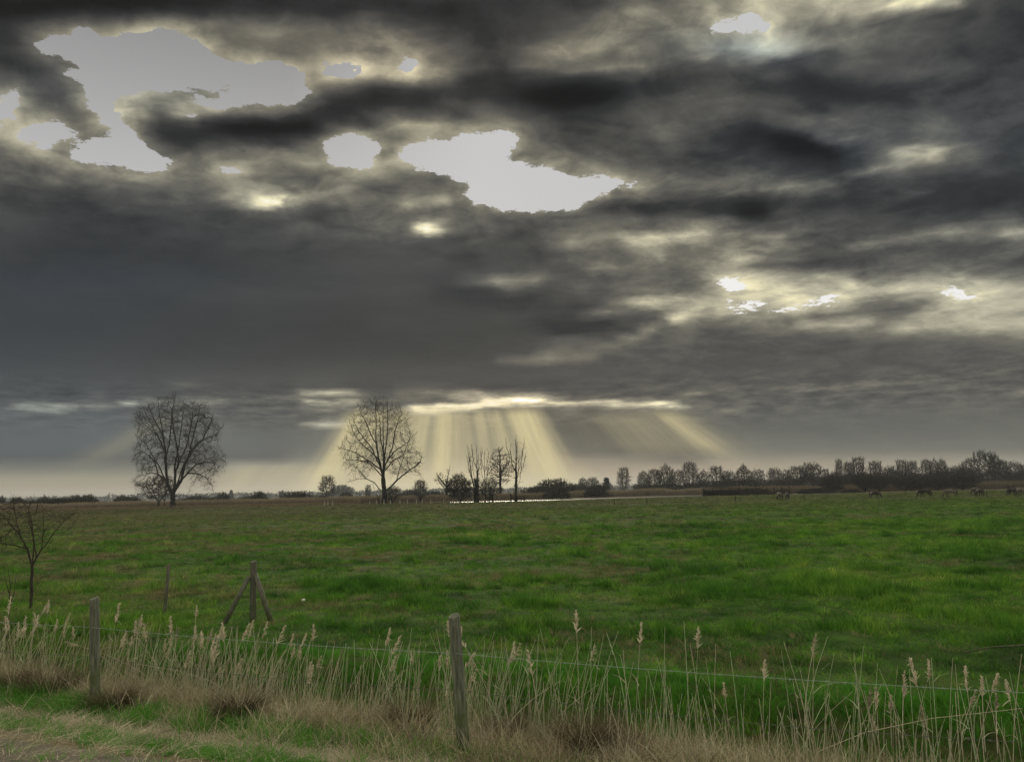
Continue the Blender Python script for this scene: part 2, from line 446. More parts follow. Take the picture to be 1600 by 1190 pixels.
def link(name, data, parent=None, loc=(0, 0, 0), rot=(0, 0, 0), scale=(1, 1, 1)):
    o = bpy.data.objects.new(name, data)
    COL.objects.link(o)
    o.location, o.rotation_euler, o.scale = loc, rot, scale
    if parent is not None:
        o.parent = parent
    return o

def thing(name, label, cat, loc=(0, 0, 0), rot=(0, 0, 0), scale=(1, 1, 1), group=None):
    return tag(link(name, None, None, loc, rot, scale), label, cat, group)

class Soup:
    """collects tubes and blades as quads"""
    def __init__(self):
        self.v, self.f, self.n = [], [], 0
    def add(self, v, f):
        self.v.append(np.asarray(v, float))
        self.f.append(np.asarray(f, int) + self.n)
        self.n += len(v)
    def segs(self, p0, p1, r0, r1, k=4):
        """many separate tapered prisms at once"""
        p0, p1 = np.asarray(p0, float).reshape(-1, 3), np.asarray(p1, float).reshape(-1, 3)
        m = len(p0)
        if m == 0:
            return
        r0, r1 = np.broadcast_to(r0, m), np.broadcast_to(r1, m)
        d = p1 - p0
        d = d / (np.linalg.norm(d, axis=1, keepdims=True) + 1e-9)
        ref = np.where(np.abs(d[:, 2:3]) > 0.9, np.array([[1.0, 0, 0]]), np.array([[0, 0, 1.0]]))
        a = np.cross(d, ref)
        a /= np.linalg.norm(a, axis=1, keepdims=True) + 1e-9
        b = np.cross(d, a)
        ang = np.arange(k) / k * 2 * math.pi
        ring = a[:, None] * np.cos(ang)[None, :, None] + b[:, None] * np.sin(ang)[None, :, None]
        v = np.concatenate([p0[:, None] + ring * r0[:, None, None], p1[:, None] + ring * r1[:, None, None]], 1)
        i = np.arange(k)
        q = np.stack([i, (i + 1) % k, (i + 1) % k + k, i + k], 1)
        f = (np.arange(m) * 2 * k)[:, None, None] + q[None]
        self.add(v.reshape(-1, 3), f.reshape(-1, 4))
    def tube(self, pts, radii, k=8, cap=True):
        """one continuous tube along a polyline"""
        pts = np.asarray(pts, float)
        n = len(pts)
        radii = np.broadcast_to(radii, n)
        t = np.gradient(pts, axis=0)
        t /= np.linalg.norm(t, axis=1, keepdims=True) + 1e-9
        a = np.cross(t[0], [0, 0, 1.0] if abs(t[0][2]) < 0.9 else [1.0, 0, 0])
        vs = []
        for i in range(n):
            a = a - t[i] * a.dot(t[i])
            a /= np.linalg.norm(a) + 1e-9
            b = np.cross(t[i], a)
            ang = np.arange(k) / k * 2 * math.pi
            vs.append(pts[i] + radii[i] * (np.cos(ang)[:, None] * a + np.sin(ang)[:, None] * b))
        v = np.concatenate(vs)
        f = []
        for i in range(n - 1):
            for j in range(k):
                f.append((i * k + j, i * k + (j + 1) % k, (i + 1) * k + (j + 1) % k, (i + 1) * k + j))
        if cap:
            v = np.concatenate([v, pts[:1], pts[-1:]])
            c0, c1 = n * k, n * k + 1
            for j in range(0, k, 2):
                f.append((c0, (j + 2) % k, (j + 1) % k, j))
                f.append((c1, (n - 1) * k + j, (n - 1) * k + (j + 1) % k, (n - 1) * k + (j + 2) % k))
        self.add(v, f)
    def blades(self, base, direc, length, width, bend, face=None, nseg=2, taper=0.15, rg=None):
        """curved tapering grass blades: base (n,3), unit direction (n,3), bend vector (n,3)"""
        n = len(base)
        rg = rg or rng
        if face is None:
            th = rg.uniform(0, 2 * math.pi, n)
            face = np.stack([np.cos(th), np.sin(th), np.zeros(n)], 1)
        length, width = np.broadcast_to(length, n), np.broadcast_to(width, n)
        rows = []
        for i in range(nseg + 1):
            t = i / nseg
            c = base + direc * (length * t)[:, None] + bend * (length * t * t)[:, None]
            w = (width * (1 - t) + width * taper * t)[:, None] * 0.5
            rows.append(c - face * w)
            rows.append(c + face * w)
        v = np.stack(rows, 1)
        q = np.array([[2 * i, 2 * i + 1, 2 * i + 3, 2 * i + 2] for i in range(nseg)])
        f = (np.arange(n) * (2 * nseg + 2))[:, None, None] + q[None]
        self.add(v.reshape(-1, 3), f.reshape(-1, 4))
    def mesh(self, name, mat, smooth=False):
        return mesh_data(name, np.concatenate(self.v), np.concatenate(self.f), mat, smooth)

# ------------------------------------------------------------------ noise and terrain
def vnoise(x, y, seed=0):
    xi, yi = np.floor(x).astype(np.int64), np.floor(y).astype(np.int64)
    fx, fy = x - xi, y - yi
    fx, fy = fx * fx * (3 - 2 * fx), fy * fy * (3 - 2 * fy)
    def h(a, b):
        n = (a * 374761393 + b * 668265263 + seed * 974634779) & 0xFFFFFFFF
        n = ((n ^ (n >> 13)) * 1274126177) & 0xFFFFFFFF
        return ((n ^ (n >> 16)) & 0xFFFF) / 65535.0
    return (h(xi, yi) * (1 - fx) + h(xi + 1, yi) * fx) * (1 - fy) + (h(xi, yi + 1) * (1 - fx) + h(xi + 1, yi + 1) * fx) * fy

def fbm(x, y, octs=4, seed=0):
    s, a, t = 0.0, 1.0, 0.0
    for o in range(octs):
        s = s + a * vnoise(x * 2 ** o, y * 2 ** o, seed + o * 7)
        t += a
        a *= 0.5
    return s / t

POST_A, POST_B = ground_at(149, 1095), ground_at(724, 1165)
FD = (POST_B - POST_A)[:2] / np.linalg.norm((POST_B - POST_A)[:2])     # along the fence
FN = np.array([-FD[1], FD[0]])                                         # towards the field
if FN[1] < 0:
    FN = -FN
FO = float(FN @ POST_A[:2])
def fence_s(x, y):
    return FN[0] * x + FN[1] * y - FO
def fence_t(x, y):
    return FD[0] * x + FD[1] * y - float(FD @ POST_A[:2])

def sstep(a, b, v):
    t = np.clip((v - a) / (b - a), 0, 1)
    return t * t * (3 - 2 * t)

def edge_y(x, y):
    """depth measured so that the far edge of the pasture lies at 190 all along"""
    u = x / np.maximum(y, 1.0)
    return y - np.interp(u, [-.9, -.208, -.08, .04, .16, .248, .48, .72], [2, -1, -1, 1, 13, 27, 32, 36])

def terrain(x, y):
    x, y = np.asarray(x, float), np.asarray(y, float)
    s = fence_s(x, y)
    near = np.exp(-((s - 1.7) / 0.85) ** 2)
    z = -0.42 * near
    z = z + 0.20 * sstep(-0.4, -2.2, s)
    hum = (fbm(x / 2.3, y / 2.3, 3, 3) - 0.5) * 0.16 + (fbm(x / 0.55, y / 0.55, 2, 9) - 0.5) * 0.05
    big = (fbm(x / 14, y / 14, 3, 21) - 0.5) * 0.16
    fld = sstep(2.5, 5.0, s)
    z = z + fld * (hum + big * sstep(8, 25, y)) + (1 - fld) * hum * 0.5
    z = z * np.where(edge_y(x, y) > 178, np.interp(edge_y(x, y), [178, 188], [1, .3]), 1.0)
    z = z - 0.10 * sstep(208, 225, edge_y(x, y))
    return z
def tz(p):
    return float(terrain(p[0], p[1]))

# ------------------------------------------------------------------ materials
def material(name):
    m = bpy.data.materials.new(name)
    m.use_nodes = True
    m.node_tree.nodes.clear()
    N = NT(m.node_tree)
    out = N.node('ShaderNodeOutputMaterial')
    return m, N, out

def principled(N, out, col, rough=0.9, spec=0.2, bump=None, bump_h=0.02):
    b = N.node('ShaderNodeBsdfPrincipled')
    N.put(b.inputs['Base Color'], col)
    N.put(b.inputs['Roughness'], rough)
    b.inputs['Specular IOR Level'].default_value = spec
    if bump is not None:
        bn = N.node('ShaderNodeBump')
        bn.inputs['Strength'].default_value = 1.0
        bn.inputs['Distance'].default_value = bump_h
        N.put(bn.inputs['Height'], bump)
        N.t.links.new(bn.outputs[0], b.inputs['Normal'])
    N.t.links.new(b.outputs[0], out.inputs['Surface'])
    return b

def field_colour(N, blade=False):
    """pasture colour from world position: greens, worn olive, dead tan patches, the dry verge"""
    P = N.node('ShaderNodeNewGeometry').outputs['Position']
    x, y, z = N.sep(P)
    n1 = N.noise(P, 0.16, 5, 0.6)
    n2 = N.noise(P, 1.3, 6, 0.68)
    n3 = N.noise(P, 6.0, 3, 0.6)
    g = N.ramp(N.math('ADD', N.math('MULTIPLY', n1, .55), N.math('MULTIPLY', n2, .45)),
               [(.36, (.015, .050, .007)), (.46, (.038, .114, .010)), (.54, (.074, .176, .016)), (.64, (.150, .210, .038))])
    dist = N.range(y, 22, 95)
    dry = N.math('ADD', N.math('MULTIPLY', N.noise(P, 0.33, 6, 0.65), 0.75), N.math('MULTIPLY', n3, 0.25))
    east = N.range(N.math('DIVIDE', x, N.math('ADD', y, 4.0)), -0.5, 0.45, 0.055, -0.055)
    dry = N.math('ADD', dry, N.math('ADD', east, N.math('MULTIPLY', dist, 0.085)))
    dryf = N.range(dry, 0.52, 0.66, smooth=True)
    tan = N.mix(n2, (.070, .060, .034), (.190, .160, .095))
    c = N.mix(N.math('MULTIPLY', dryf, 0.80), g, tan)
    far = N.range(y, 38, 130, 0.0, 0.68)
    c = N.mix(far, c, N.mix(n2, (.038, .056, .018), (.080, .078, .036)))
    return P, x, y, c, n1, n2, n3

def grass_shader(N, out, col, trans=0.35, rough=0.6):
    d = N.node('ShaderNodeBsdfDiffuse')
    t = N.node('ShaderNodeBsdfTranslucent')
    g = N.node('ShaderNodeBsdfGlossy')
    N.put(d.inputs[0], col)
    N.put(t.inputs[0], col)
    N.put(g.inputs['Roughness'], rough)
    m1, m2 = N.node('ShaderNodeMixShader'), N.node('ShaderNodeMixShader')
    m1.inputs[0].default_value = trans
    m2.inputs[0].default_value = 0.012
    N.t.links.new(d.outputs[0], m1.inputs[1])
    N.t.links.new(t.outputs[0], m1.inputs[2])
    N.t.links.new(m1.outputs[0], m2.inputs[1])
    N.t.links.new(g.outputs[0], m2.inputs[2])
    N.t.links.new(m2.outputs[0], out.inputs['Surface'])

def verge_mask(N, x, y, off=0.0):
    s = N.math('ADD', N.math('ADD', N.math('MULTIPLY', x, float(FN[0])), N.math('MULTIPLY', y, float(FN[1]))), -FO)
    return s

M = {}
# ground sheet
m, N, out = material('pasture_ground')
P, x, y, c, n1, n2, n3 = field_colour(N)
s = verge_mask(N, x, y)
c = N.mix(0.62, c, (.020, .020, .009))        # soil and litter, darkened to give shade between the tufts
thatch = N.mix(n3, (.070, .052, .030), (.190, .150, .090))
band = N.math('MULTIPLY', N.range(s, -0.9, 0.1), N.range(s, 3.2, 2.2))
c = N.mix(N.math('MULTIPLY', band, 0.75), c, N.mix(n2, (.040, .046, .016), thatch))
strawm = N.range(N.math('ADD', s, N.math('MULTIPLY', N.math('SUBTRACT', n2, .5), 0.5)), -0.45, -0.75, smooth=True)
c = N.mix(N.math('MULTIPLY', strawm, 0.85), c, thatch)
track = N.range(N.math('ADD', s, N.math('MULTIPLY', N.math('SUBTRACT', n2, .5), 0.4)), -1.55, -1.75, smooth=True)
c = N.mix(track, c, N.mix(n3, (.085, .075, .062), (.160, .142, .118)))
beyond = N.range(N.math('SUBTRACT', y, N.range(N.math('DIVIDE', x, N.math('MAXIMUM', y, 1.0)), 0.03, 0.25, 0.0, 28.0)), 188, 193)
c = N.mix(beyond, c, N.mix(n2, (.050, .042, .024), (.105, .085, .050)))
principled(N, out, c, 1.0, 0.05, N.math('ADD', N.math('MULTIPLY', n3, .5), N.noise(P, 22, 4, .7)), 0.05)
M['ground'] = m
# living blades follow the pasture colour
m, N, out = material('grass_blade')
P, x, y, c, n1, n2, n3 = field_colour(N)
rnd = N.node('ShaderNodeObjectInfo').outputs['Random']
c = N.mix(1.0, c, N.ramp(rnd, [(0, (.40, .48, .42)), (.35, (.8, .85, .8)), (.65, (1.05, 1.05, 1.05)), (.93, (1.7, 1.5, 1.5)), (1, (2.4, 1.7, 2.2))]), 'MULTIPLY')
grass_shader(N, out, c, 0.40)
M['grass'] = m
m, N, out = material('verge_blade')
P = N.node('ShaderNodeNewGeometry').outputs['Position']
rnd = N.node('ShaderNodeObjectInfo').outputs['Random']
c = N.ramp(N.math('ADD', N.math('MULTIPLY', rnd, .6), N.math('MULTIPLY', N.noise(P, 1.4, 3), .4)),
           [(.25, (.030, .120, .010)), (.55, (.060, .215, .016)), (.85, (.120, .260, .036))])
grass_shader(N, out, c, 0.42)
M['verge'] = m
def dead(name, a, b, trans=0.25):
    m, N, out = material(name)
    P = N.node('ShaderNodeNewGeometry').outputs['Position']
    rnd = N.node('ShaderNodeObjectInfo').outputs['Random']
    f = N.math('ADD', N.math('MULTIPLY', rnd, .35), N.math('MULTIPLY', N.noise(P, 30.0, 3, .7), .65))
    grass_shader(N, out, N.ramp(f, [(.28, a), (.72, b)]), trans)
    return m
M['straw'] = dead('dry_straw', (.190, .162, .110), (.560, .500, .365))
M['thatch'] = dead('dead_thatch', (.075, .062, .036), (.380, .330, .205))
M['rush'] = dead('dark_rush', (.008, .022, .005), (.026, .060, .012), .2)
M['dry_field'] = dead('dry_pasture_blade', (.060, .050, .024), (.230, .195, .105))
M['reed'] = dead('reed_stalk', (.340, .310, .220), (.680, .640, .490))
M['reed_green'] = dead('green_reed_stalk', (.190, .250, .130), (.400, .460, .290))
M['plume'] = dead('reed_plume', (.190, .160, .112), (.520, .460, .350), .35)
M['tussock'] = dead('brown_tussock', (.035, .027, .016), (.150, .118, .068))
M['far_reed'] = dead('far_reed', (.085, .066, .042), (.190, .155, .105))
def woody(name, a, b, green=None):
    m, N, out = material(name)
    P = N.node('ShaderNodeTexCoord').outputs['Object']
    st = N.vmath('MULTIPLY', P, (9.0, 9.0, 0.9))
    n = N.noise(st, 4.0, 6, .65)
    c = N.ramp(n, [(.28, a), (.70, b)])
    if green:
        zz = N.sep(P)[2]
        g = N.math('MULTIPLY', N.range(N.math('ADD', zz, N.math('MULTIPLY', N.noise(P, 5.0, 4), .7)), .95, .45), N.range(N.noise(P, 8.0, 5, .6), .35, .6))
        c = N.mix(g, c, green)
    principled(N, out, c, 0.92, 0.03 if name == 'tarred_wood' else 0.15, n, 0.012)
    return m
M['bark'] = woody('bark', (.008, .007, .006), (.028, .024, .020))
M['twig'] = woody('twig', (.009, .007, .006), (.028, .022, .018))
M['scrub'] = woody('scrub_twig', (.009, .010, .006), (.030, .028, .018))
M['post'] = woody('weathered_post', (.024, .027, .019), (.165, .172, .130), (.050, .070, .012))
M['pole'] = woody('old_pole', (.035, .036, .027), (.120, .118, .088), (.040, .052, .016))
M['dark_wood'] = woody('tarred_wood', (.004, .004, .004), (.012, .011, .010))
M['stake'] = woody('pale_stake', (.22, .21, .18), (.42, .40, .36))
M['stem'] = woody('shrub_bark', (.014, .012, .009), (.045, .038, .028))
m, N, out = material('galvanised_wire')
b = principled(N, out, (.22, .28, .235), 0.65, 0.3)
b.inputs['Metallic'].default_value = 0.35
M['wire'] = m
m, N, out = material('rusted_wire')
principled(N, out, (.10, .10, .085), 0.7, 0.3)
M['old_wire'] = m
m, N, out = material('channel_water')
P = N.node('ShaderNodeNewGeometry').outputs['Position']
b = principled(N, out, (.02, .022, .02), 0.21, 0.4)
M['water'] = m
m, N, out = material('far_wood')
P = N.node('ShaderNodeNewGeometry').outputs['Position']
grass_shader(N, out, N.mix(N.noise(P, .05, 4), (.030, .034, .026), (.060, .058, .044)), 0.1)
M['far_wood'] = m
def coat(name, a, b):
    m, N, out = material(name)
    P = N.node('ShaderNodeTexCoord').outputs['Object']
    z = N.sep(P)[2]
    c = N.mix(N.noise(P, 3.0, 4), a, b)
    c = N.mix(N.range(z, .62, .38), c, (.020, .017, .015))      # dark lower legs of the breed
    principled(N, out, c, 0.8, 0.2)
    return m
M['dun'] = coat('mouse_dun_coat', (.036, .032, .027), (.060, .054, .045))
M['brown'] = coat('brown_coat', (.014, .011, .009), (.028, .023, .019))
M['pale'] = coat('pale_dun_coat', (.055, .050, .042), (.085, .077, .064))
m, N, out = material('mane_hair')
principled(N, out, (.016, .014, .012), 0.7, 0.3)
M['hair'] = m
m, N, out = material('pale_stone')
principled(N, out, N.noise(None, 9.0, 4), 0.9, 0.1)
principled(N, out, (.55, .54, .50), 0.9, 0.1)
M['stone'] = m

# ------------------------------------------------------------------ ground, water
ys = np.concatenate([np.linspace(-60, 3.5, 14), np.linspace(3.7, 13, 110), 13 * (230 / 13.0) ** np.linspace(0.006, 1, 300), np.geomspace(240, 2600, 24)])
us = np.linspace(-1, 1, 281)
U, Y = np.meshgrid(us, ys)
X = U * (7 + 0.95 * np.abs(Y)) + 0
Z = terrain(X, Y)
nv, nu = X.shape
idx = np.arange(nv * nu).reshape(nv, nu)
quads = np.stack([idx[:-1, :-1], idx[:-1, 1:], idx[1:, 1:], idx[1:, :-1]], -1).reshape(-1, 4)
ground = link('ground', mesh_data('ground', np.stack([X, Y, Z], -1), quads, M['ground'], True))
tag(ground, 'uneven green and brown grazing pasture spreading to the far trees', None, None, 'structure')

wpx = [540, 620, 700, 780, 850, 930, 1000, 1060, 1112]
front = np.interp(wpx, [540, 700, 850, 1000, 1112], [189.2, 189.6, 191.5, 203.5, 219])
back = np.interp(wpx, [540, 700, 850, 1000, 1112], [189.8, 191.4, 200, 221, 244])
lower = [at_depth(q, f) for q, f in zip(wpx, front)]
upper = [at_depth(q, f) for q, f in zip(wpx, back)]
wv = [(q[0], q[1], .07) for q in lower] + [(q[0], q[1], .07) for q in upper]
k = len(lower)
wf = np.array([[i, i + 1, k + i + 1, k + i] for i in range(k - 1)])
water = link('water', mesh_data('water', wv, wf, M['water']))
tag(water, 'bright strip of still water beyond the far edge of the pasture', None, None, 'structure')

# ------------------------------------------------------------------ grasses (uncountable: instanced tufts)
def tuft(name, mat, n, h, spread, width, lean=0.35, bend=0.5, lying=False, seed=0, nseg=2):
    rg = np.random.default_rng(seed)
    S = Soup()
    th = rg.uniform(0, 2 * math.pi, n)
    r = spread * np.sqrt(rg.uniform(0, 1, n))
    base = np.stack([r * np.cos(th), r * np.sin(th), np.full(n, -0.02)], 1)
    ph = th + rg.normal(0, 0.9, n)
    out = np.stack([np.cos(ph), np.sin(ph), np.zeros(n)], 1)
    if lying:
        d = out * 0.95
        d[:, 2] = rg.uniform(0.02, 0.45, n)
        b = out * 0.2
        b[:, 2] = -rg.uniform(0.1, 0.45, n)
    else:
        d = out * rg.uniform(0, lean, n)[:, None]
        d[:, 2] = 1
        b = out * rg.uniform(0, bend, n)[:, None]
        b[:, 2] = -rg.uniform(0, bend * .6, n)
    d /= np.linalg.norm(d, axis=1, keepdims=True)
    S.blades(base, d, h * rg.uniform(0.5, 1.15, n), width * rg.uniform(.7, 1.3, n), b, None, nseg, 0.12, rg)
    return bpy.data.objects.new(name, S.mesh(name, mat))

def scatter(name, label, points, rot, scl, tilt, kinds, variants, mat):
    """one object whose geometry nodes set a tuft on every point"""
    me = bpy.data.meshes.new(name)
    me.vertices.add(len(points))
    me.vertices.foreach_set('co', np.asarray(points, np.float32).ravel())
    me.materials.append(mat)
    for an, ty, arr, key in (('turn', 'FLOAT_VECTOR', np.stack([tilt[:, 0], tilt[:, 1], rot], 1), 'vector'), ('size', 'FLOAT_VECTOR', scl, 'vector'), ('kind_index', 'INT', kinds, 'value')):
        a = me.attributes.new(an, ty, 'POINT')
        a.data.foreach_set(key, np.asarray(arr, np.int32 if ty == 'INT' else np.float32).ravel())
    coll = bpy.data.collections.new(name + '_tufts')
    for v in variants:
        coll.objects.link(v)
    ng = bpy.data.node_groups.new(name, 'GeometryNodeTree')
    ng.interface.new_socket('Geometry', in_out='INPUT', socket_type='NodeSocketGeometry')
    ng.interface.new_socket('Geometry', in_out='OUTPUT', socket_type='NodeSocketGeometry')
    n = ng.nodes
    gi, go = n.new('NodeGroupInput'), n.new('NodeGroupOutput')
    ci = n.new('GeometryNodeCollectionInfo')
    ci.inputs[0].default_value = coll
    ci.inputs['Separate Children'].default_value = True
    ci.inputs['Reset Children'].default_value = True
    ip = n.new('GeometryNodeInstanceOnPoints')
    ip.inputs['Pick Instance'].default_value = True
    def attr(nm, ty):
        a = n.new('GeometryNodeInputNamedAttribute')
        a.data_type = ty
        a.inputs[0].default_value = nm
        return a.outputs[0]
    L = ng.links
    L.new(gi.outputs[0], ip.inputs['Points'])
    L.new(ci.outputs[0], ip.inputs['Instance'])
    L.new(attr('kind_index', 'INT'), ip.inputs['Instance Index'])
    er = n.new('FunctionNodeEulerToRotation')
    L.new(attr('turn', 'FLOAT_VECTOR'), er.inputs[0])
    L.new(er.outputs[0], ip.inputs['Rotation'])
    L.new(attr('size', 'FLOAT_VECTOR'), ip.inputs['Scale'])
    L.new(ip.outputs[0], go.inputs[0])
    o = link(name, me)
    md = o.modifiers.new('tufts', 'NODES')
    md.node_group = ng
    return tag(o, label, None, None, 'stuff')

def wedge_points(y0, y1, n, pad=1.5, power=1.0):
    """points spread evenly over the visible wedge of ground"""
    u = rng.uniform(0, 1, n)
    y = np.sqrt(y0 ** 2 + u * (y1 ** 2 - y0 ** 2))
    x = rng.uniform(-1, 1, n) * (pad + 0.70 * y)
    return x, y

field_tufts = [tuft('tuft', M['grass'], 18, .10, .16, .012, .5, .5, seed=i) for i in range(4)] + \
              [tuft('tuft', M['grass'], 26, .17, .15, .012, .5, .6, seed=9), tuft('tuft', M['grass'], 22, .08, .22, .014, .8, .5, seed=10)]
parts = [wedge_points(8, 22, 16000), wedge_points(22, 50, 34000), wedge_points(50, 110, 42000), wedge_points(110, 205, 40000, 6)]
fx = np.concatenate([p[0] for p in parts])
fy = np.concatenate([p[1] for p in parts])
s_ = fence_s(fx, fy)
edge = edge_y(fx, fy)
keep = (s_ > 2.3) & (edge < 187.5)
fx, fy = fx[keep], fy[keep]
clump = fbm(fx / 1.1, fy / 1.1, 3, 40)
big = fbm(fx / 6.0, fy / 6.0, 3, 50)
h = 0.55 + 1.5 * np.clip(clump - 0.42, 0, 1) * 2.2 + 0.6 * np.clip(big - .5, 0, 1)
h *= rng.uniform(.7, 1.25, len(fx))
h *= np.where(edge_y(fx, fy) > 178, .55, 1.0)
wid = np.interp(fy, [8, 25, 60, 120, 200], [1.0, 1.15, 1.9, 2.8, 3.6])
hh = np.interp(fy, [8, 25, 60, 120, 200], [1.0, 1.0, 1.05, 1.2, 1.3]) * h
kinds = rng.choice(6, len(fx), p=[.2, .2, .2, .15, .1, .15])
kinds = np.where((clump > .60) & (rng.random(len(fx)) < .5), 4, kinds)
scatter('pasture_grass', 'short tufted green pasture grass with dry brown patches', np.stack([fx, fy, terrain(fx, fy)], 1),
        rng.uniform(0, 6.28, len(fx)), np.stack([wid, wid, hh], 1), rng.normal(0, .08, (len(fx), 2)), kinds, field_tufts, M['grass'])

dry_tufts = [tuft('dry_tuft', M['dry_field'], 20, .16, .16, .010, .7, .7, seed=70 + i) for i in range(3)] + [tuft('dry_tuft', M['dry_field'], 26, .18, .16, .011, .8, .8, seed=75 + i) for i in range(3)]
parts = [wedge_points(8, 24, 9000), wedge_points(24, 60, 26000), wedge_points(60, 200, 42000)]
fx = np.concatenate([p[0] for p in parts])
fy = np.concatenate([p[1] for p in parts])
patch = .55 * fbm(fx / 3.2, fy / 4.5, 4, 60) + .45 * fbm(fx / .9, fy / .9, 3, 61)
bias = np.interp(fx / (fy + 4), [-.5, .1, .5], [.035, .01, -.035]) + np.interp(fy, [10, 30, 60, 120], [-.045, .0, .02, .045])
keep = (fence_s(fx, fy) > 2.6) & (edge_y(fx, fy) < 180) & ((patch + bias > .592) | (rng.random(len(fx)) < .075))
fx, fy = fx[keep], fy[keep]
wid = np.interp(fy, [8, 25, 60, 120, 200], [.8, .9, 1.4, 2.2, 3.0]) * rng.uniform(.6, 1.2, len(fx))
hh = np.interp(fy, [8, 25, 60, 120, 200], [.7, .8, .85, 1.0, 1.1]) * rng.uniform(.6, 1.4, len(fx))
scatter('dry_pasture_grass', 'faded tan tufts of dry grass patched through the green pasture', np.stack([fx, fy, terrain(fx, fy)], 1),
        rng.uniform(0, 6.28, len(fx)), np.stack([wid, wid, hh], 1), rng.normal(0, .12, (len(fx), 2)), rng.integers(0, 6, len(fx)), dry_tufts, M['thatch'])

rush_tufts = [tuft('rush_tuft', M['rush'], 30, .17, .13, .010, .45, .5, seed=80 + i) for i in range(3)]
parts = [wedge_points(9, 24, 500), wedge_points(24, 60, 1700), wedge_points(60, 185, 4200)]
fx = np.concatenate([p[0] for p in parts])
fy = np.concatenate([p[1] for p in parts])
keep = (fence_s(fx, fy) > 3.2) & (edge_y(fx, fy) < 182) & (fbm(fx / 5.0, fy / 5.0, 3, 88) > .46)
fx, fy = fx[keep], fy[keep]
wid = np.interp(fy, [8, 25, 60, 120, 200], [.8, .9, 1.5, 2.2, 2.6]) * rng.uniform(.5, 1.3, len(fx))
hh = np.interp(fy, [8, 60, 200], [.7, .9, 1.2]) * rng.uniform(.6, 1.5, len(fx))
scatter('dark_rush', 'small dark tufts of rush dotted over the pasture', np.stack([fx, fy, terrain(fx, fy)], 1),
        rng.uniform(0, 6.28, len(fx)), np.stack([wid, wid, hh], 1), rng.normal(0, .1, (len(fx), 2)), rng.integers(0, 3, len(fx)), rush_tufts, M['rush'])

# green grass of the verge in front of the fence, and on the ditch sides
verge_tufts = [tuft('verge_tuft', M['verge'], 26, .20, .10, .0075, .45, .7, seed=20 + i, nseg=3) for i in range(4)]
x = rng.uniform(-9, 6.5, 30000)
y = rng.uniform(4.2, 13, 30000)
s = fence_s(x, y)
t = fence_t(x, y)
dens = np.where((s > -.62) & (s < .0), .85, 0) * np.interp(t, [-4, 1.2, 3.4, 5.0, 6], [1, 1, .85, .22, .10])
dens = np.maximum(dens, np.where((s >= .9) & (s < 3.4), np.interp(t, [-4, 1.5, 4, 8], [.30, .32, .55, .75]), 0))
dens = np.maximum(dens, np.where((s <= -.88) & (s > -1.45), .85, np.where(s <= -1.4, .08, 0)))
dens *= np.where(fbm(x / .5, y / .5, 3, 77) > .42, 1, .25)
keep = rng.random(len(x)) < dens
x, y, s = x[keep], y[keep], s[keep]
sc = rng.uniform(.55, 1.15, len(x)) * np.where(s > .5, .9, np.where(s < -.9, .55, 1.0))
scatter('verge_grass', 'lush bright green grass along the roadside verge before the wire fence', np.stack([x, y, terrain(x, y)], 1),
        rng.uniform(0, 6.28, len(x)), np.stack([sc, sc, sc], 1), rng.normal(0, .15, (len(x), 2)), rng.integers(0, 4, len(x)), verge_tufts, M['verge'])

# matted dead grass along the fence foot, and dry straw on the verge
thatch_tufts = [tuft('thatch_tuft', M['thatch'], 30, .34, .14, .007, .9, .8, seed=40 + i, nseg=3) for i in range(3)] + \
               [tuft('thatch_tuft', M['straw'], 18, .36, .16, .006, .8, .8, seed=44 + i, nseg=3) for i in range(2)]
x = rng.uniform(-10, 6.5, 30000)
y = rng.uniform(4.2, 14, 30000)
s = fence_s(x, y)
t = fence_t(x, y)
dens = np.where((s > .0) & (s < 1.25), np.interp(t, [-4, 0, 2, 3.3, 5.5, 8], [.55, .55, .45, .6, .7, .4]), 0)
dens = np.maximum(dens, np.where((s > -.7) & (s <= .0), np.interp(t, [-4, 1.6, 3.6, 5, 8], [.03, .12, .30, .65, .6]), 0))
dens *= np.where(fbm(x / .7, y / .7, 3, 91) > .40, 1, .3)
keep = rng.random(len(x)) < dens
x, y, s = x[keep], y[keep], s[keep]
sc = rng.uniform(.5, 1.15, len(x))
scatter('dead_grass', 'matted brown dead grass at the foot of the wire fence', np.stack([x, y, terrain(x, y)], 1),
        rng.uniform(0, 6.28, len(x)), np.stack([sc, sc, sc * .9], 1), rng.normal(0, .25, (len(x), 2)), rng.integers(0, 5, len(x)), thatch_tufts, M['thatch'])
straw_tufts = [tuft('straw_tuft', M['straw'], 26, .26, .15, .007, lying=True, seed=60 + i, nseg=3) for i in range(4)]
x = rng.uniform(-9, 1.5, 46000)
y = rng.uniform(4.5, 11, 46000)
t_ = fence_t(x, y)
s = fence_s(x, y) + (fbm(x / .9, y / .9, 3, 14) - .5) * .35
dens = np.where((s > -1.0) & (s < -.56), .95, 0)
dens = np.maximum(dens, np.where(s <= -1.0, np.interp(t_, [.4, 2.6], [.30, .07]), 0))
dens = np.maximum(dens, np.where((s >= -.56) & (s < -.3), .08, 0))
keep = rng.random(len(x)) < dens
x, y = x[keep], y[keep]
sc = rng.uniform(.5, 1.1, len(x))
scatter('straw', 'pale dry straw lying matted along the verge', np.stack([x, y, terrain(x, y)], 1),
        rng.uniform(0, 6.28, len(x)), np.stack([sc, sc, sc], 1), rng.normal(0, .12, (len(x), 2)), rng.integers(0, 4, len(x)), straw_tufts, M['straw'])

